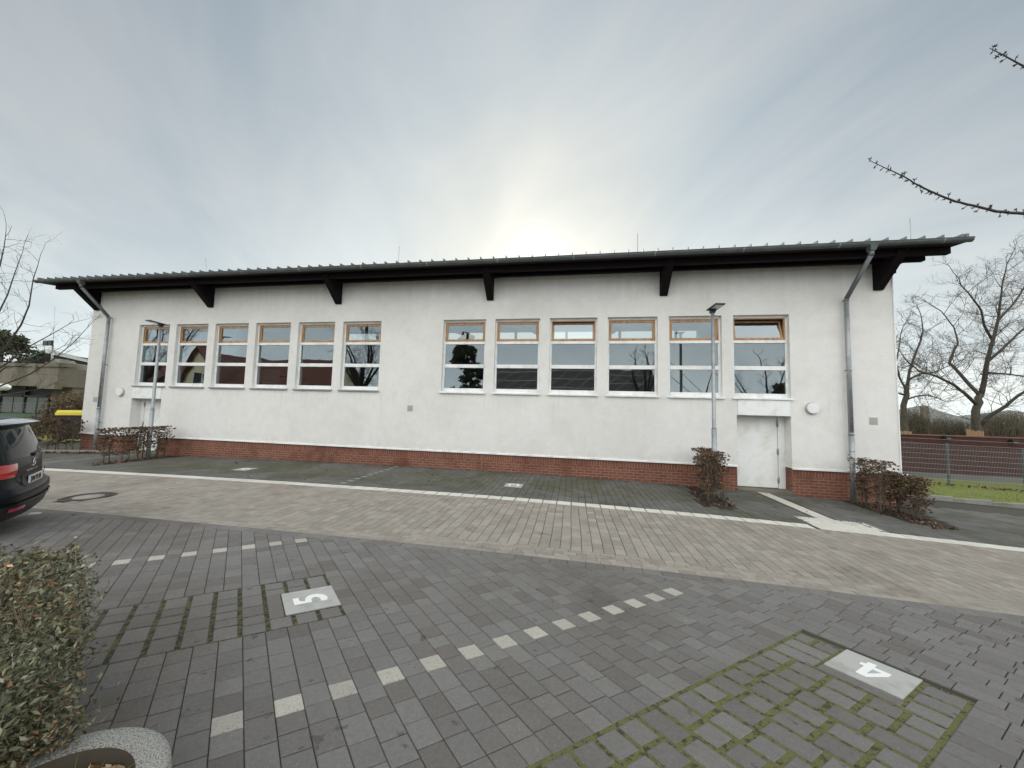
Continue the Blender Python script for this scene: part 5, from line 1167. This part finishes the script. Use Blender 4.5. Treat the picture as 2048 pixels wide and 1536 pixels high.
b = MB(); cc = plateP(-.055, .75, .003); n_ = 12; b.add([cc+CY*.014*math.cos(6.283*k/n_)+Vector((0, 0, .014*math.sin(6.283*k/n_))) for k in range(n_)], [tuple(range(n_))]); b.build('seal', M['galv'], pl2)
text_obj('model_lettering', 'ALHAMBRA', .045, CY, (0, 0, 1), C(-.083, -.27, .868), M['chrome'], car, .002, .0012, sx=1.9)
b = MB(); ez = .985
for (y0, y1, z0, z1) in ((-.05, .05, .035, .055), (-.05, -.028, .002, .035), (-.05, .05, -.010, .010), (.028, .05, -.035, .0), (-.05, .05, -.055, -.035)):
    v = [C(-.090+o, y+(z)*.15, ez+z) for o in (0, .012) for z in (z0, z1) for y in (y0, y1)]; b.add(v, [(0, 2, 3, 1), (4, 5, 7, 6), (0, 1, 5, 4), (2, 6, 7, 3), (0, 4, 6, 2), (1, 3, 7, 5)])
b.build('emblem', M['chrome'], car, bevel=.003)
b = MB(); b.smooth = True   # roof spoiler
top_, bot = [], []
for s in rng(-.95, .95, 14):
    z = 1.60; w = .80; base_x = -.30-.07*s*s
    top_.append([C(base_x-.35, s*w, 1.675-.02*s*s), C(base_x+.02, s*w, 1.645-.02*s*s), C(base_x+.17-.05*s*s, s*w, 1.605-.015*s*s), C(base_x+.165-.05*s*s, s*w, 1.585-.015*s*s), C(base_x-.02, s*w, 1.56)])
v = [p for r__ in top_ for p in r__]; b.add(v, [(j*5+i, j*5+i+1, (j+1)*5+i+1, (j+1)*5+i) for j in range(14) for i in range(2, 4)]); b.cur = 1; b.add(v, [(j*5+i, j*5+i+1, (j+1)*5+i+1, (j+1)*5+i) for j in range(14) for i in range(2)]); b.cur = 0  # top faces take the pale glare colour, the edge stays dark paint
b.add(top_[0], [(4, 3, 2, 1, 0)]); b.add(top_[-1], [(0, 1, 2, 3, 4)]); b.build('spoiler', [M['carpaint'], M['roofglare']], car)
patch('roof_glare_patch', [1.70, 1.712, 1.724], rng(0, 1, 10), .003, M['roofglare'], car, lambda z, s, o: C(-.62-1.9*s, (z-1.712)*58*(.62), 1.722-.004*abs(z-1.712)*80+.006*math.sin(s*3)))
b = MB(); b.tube([C(-.11, .0, 1.105), C(-.115, .16, 1.12), C(-.145, .50, 1.135)], [.018, .012, .007], 6); b.tube([C(-.13, .05, 1.10), C(-.09, .05, 1.10)], .028, 10); b.build('rear_wiper', M['black'], car)
b = MB(); b.tube([C(-.075, -.48, .845), C(-.088, -.44, .70), C(-.03, -.33, .60) if False else C(-.058, -.36, .655), C(-.055, .36, .655), C(-.088, .44, .70), C(-.075, .48, .845)], .005, 5); b.build('tailgate_seam', M['black'], car)
for x in (-.98, -3.88):
    for sg in (-1, 1):
        b = MB(); cc = C(x, sg*.83, .335)
        def wl(prof, n=28):
            o = MB(); o.smooth = True; bb = []
            for r__, h in prof:
                for k in range(n): a = 6.28318*k/n; bb.append(cc+CX*r__*math.cos(a)+Vector((0, 0, r__*math.sin(a)))+CY*sg*h)
            o.add(bb, [(i*n+k, i*n+(k+1) % n, (i+1)*n+(k+1) % n, (i+1)*n+k) for i in range(len(prof)-1) for k in range(n)]); return o
        wh = wl([(.2, -.1), (.30, -.1), (.33, -.08), (.335, .08), (.30, .11), (.22, .115)]).build('wheel', M['rubber'], car)
        wl([(.225, .10), (.215, .07), (.06, .06), (.001, .075)]).build('rim', M['alloy'], wh)

# ------------------------------------------------------------------ what stands behind the photographer (seen in the window panes)
def atm(px, py, yr): v = ray(px, py); return Vector((v.x*((23.64-yr)/v.y), yr, CZ+v.z*((23.64-yr)/v.y)))
def house(label, x0, x1, y0, y1, zb, zeave, zridge, axis, wm, rm, windows=(), group=None, over=.5):
    t = thing('house', label, 'house', ((x0+x1)/2, (y0+y1)/2, zb), group); b = MB(); f = MB()
    if axis == 'y':
        xm = (x0+x1)/2; b.prism([(x0, y1, zb), (x1, y1, zb), (x1, y1, zeave), (xm, y1, zridge), (x0, y1, zeave)], (0, y0-y1, 0))
        k = (zridge-zeave)/(xm-x0)
        for sg in (-1, 1): f.prism([(xm, y1+over, zridge+.25), (xm+sg*(xm-x0+over), y1+over, zeave-over*k+.25), (xm+sg*(xm-x0+over), y1+over, zeave-over*k), (xm, y1+over, zridge)], (0, y0-y1-2*over, 0))
    else:
        ym = (y0+y1)/2; b.prism([(x0, y0, zb), (x0, y1, zb), (x0, y1, zeave), (x0, ym, zridge), (x0, y0, zeave)], (x1-x0, 0, 0)); k = (zridge-zeave)/(ym-y0)
        for sg in (-1, 1): f.prism([(x0-over, ym, zridge+.25), (x0-over, ym+sg*(ym-y0+over), zeave-over*k+.25), (x0-over, ym+sg*(ym-y0+over), zeave-over*k), (x0-over, ym, zridge)], (x1-x0+2*over, 0, 0))
    b.build('wall', wm, t); f.build('roof', rm, t)
    for (x, z, w, h) in windows:
        q = MB(); q.box(x-w/2, x+w/2, y1, y1+.06, z-h/2, z+h/2); wo = q.build('window', M['white'], t); q = MB(); q.box(x-w/2+.1, x+w/2-.1, y1+.06, y1+.075, z-h/2+.1, z+h/2-.1); q.build('pane', M['darkframe'], wo)
    return t
yr = -16.0; ap_ = atm(396, 700, yr); el, er = atm(352, 778, yr), atm(446, 778, yr)
house('cream gabled house behind the photographer, mirrored in the second window', el.x, er.x, -27, yr, -.2, el.z, ap_.z, 'y', M['yellowwall'], M['rooftile'], [(atm(392, 757, yr).x, atm(392, 757, yr).z, 1.4, 1.6), (atm(409, 757, yr).x, atm(409, 757, yr).z, 1.0, 1.3)], over=.7)
yr = -15.0; a_, e_ = atm(440, 712, yr-5), atm(650, 740, yr-5)
house('house with a long brown tiled roof behind the photographer, mirrored in the left windows', atm(452, 720, yr).x, atm(655, 740, yr).x, yr-10, yr, -.2, 2.6, a_.z*.92, 'x', M['yellowwall'], M['rooftile'])
yr = -13.0; a_ = atm(1130, 738, yr-5)
house('low black roofed building behind the photographer, mirrored in the right windows', atm(985, 740, yr).x, atm(1322, 740, yr).x, yr-10, yr, -.2, 2.4, a_.z, 'x', M['blackroof'], M['blackroof'])
yr = -24.0
house('brick red gabled house behind the photographer, mirrored in the first window', atm(270, 700, yr).x-3, atm(335, 700, yr).x, yr-9, yr, -.2, 4.5, 7.6, 'x', M['redwall'], M['rooftile'])
def baretree(c, h, label, seed, sp_=1.0):
    r_ = random.Random(seed); c = Vector((c.x, c.y, gz(c.x, c.y))); m1 = c+Vector((.1, 0, h*.28)); lim = [([c, m1], h*.026, h*.018)]
    for k in range(6):
        a = k*1.05+r_.random(); q = m1+Vector((math.cos(a)*h*.12*sp_, math.sin(a)*h*.12*sp_, h*.18)); e = q+Vector((math.cos(a)*h*.14*sp_, math.sin(a)*h*.14*sp_, h*r_.uniform(.2, .36))); lim.append(([m1, q, e], h*.014, h*.005))
    lim.append(([m1, m1+Vector((.2, 0, h*.3)), m1+Vector((0, .1, h*.55))], h*.016, h*.005))
    limbtree('bare_tree', label, 'bare trees behind the photographer', c, lim, M['bark'], M['darktwig'], r_, h*.13, 2, .35, h*.0022, .12, 3)
t1 = atm(725, 800, -11); baretree(t1, atm(725, 640, -11).z+1.2, 'bare tree behind the photographer, mirrored in the sixth window', 71)
t1 = atm(300, 800, -8); baretree(t1, atm(300, 630, -8).z+1, 'bare tree behind the photographer, mirrored in the first window', 72)
t1 = atm(1520, 800, -11); baretree(t1, atm(1520, 690, -11).z, 'bare bushy tree behind the photographer, mirrored in the window above the right door', 73, 1.5)
t1 = atm(1290, 800, -8); baretree(t1, atm(1290, 690, -8).z, 'young bare tree behind the photographer, mirrored in the tenth window', 75, .5)
t1 = atm(929, 800, -14); evergreen(t1, atm(929, 676, -14).z+.4, 2.6, 'dense evergreen behind the photographer, mirrored in the seventh window', 'evergreens behind the photographer', 74, 3600, .3)
t1 = atm(1565, 800, -14); evergreen(t1, atm(1565, 748, -14).z, 2.2, 'low evergreen behind the photographer, mirrored in the window above the right door', 'evergreens behind the photographer', 76, 2600, .3)
for o in bpy.data.objects:
    if o.type == 'MESH' and o.parent is None and 'kind' not in o and 'label' not in o: print('untagged', o.name)
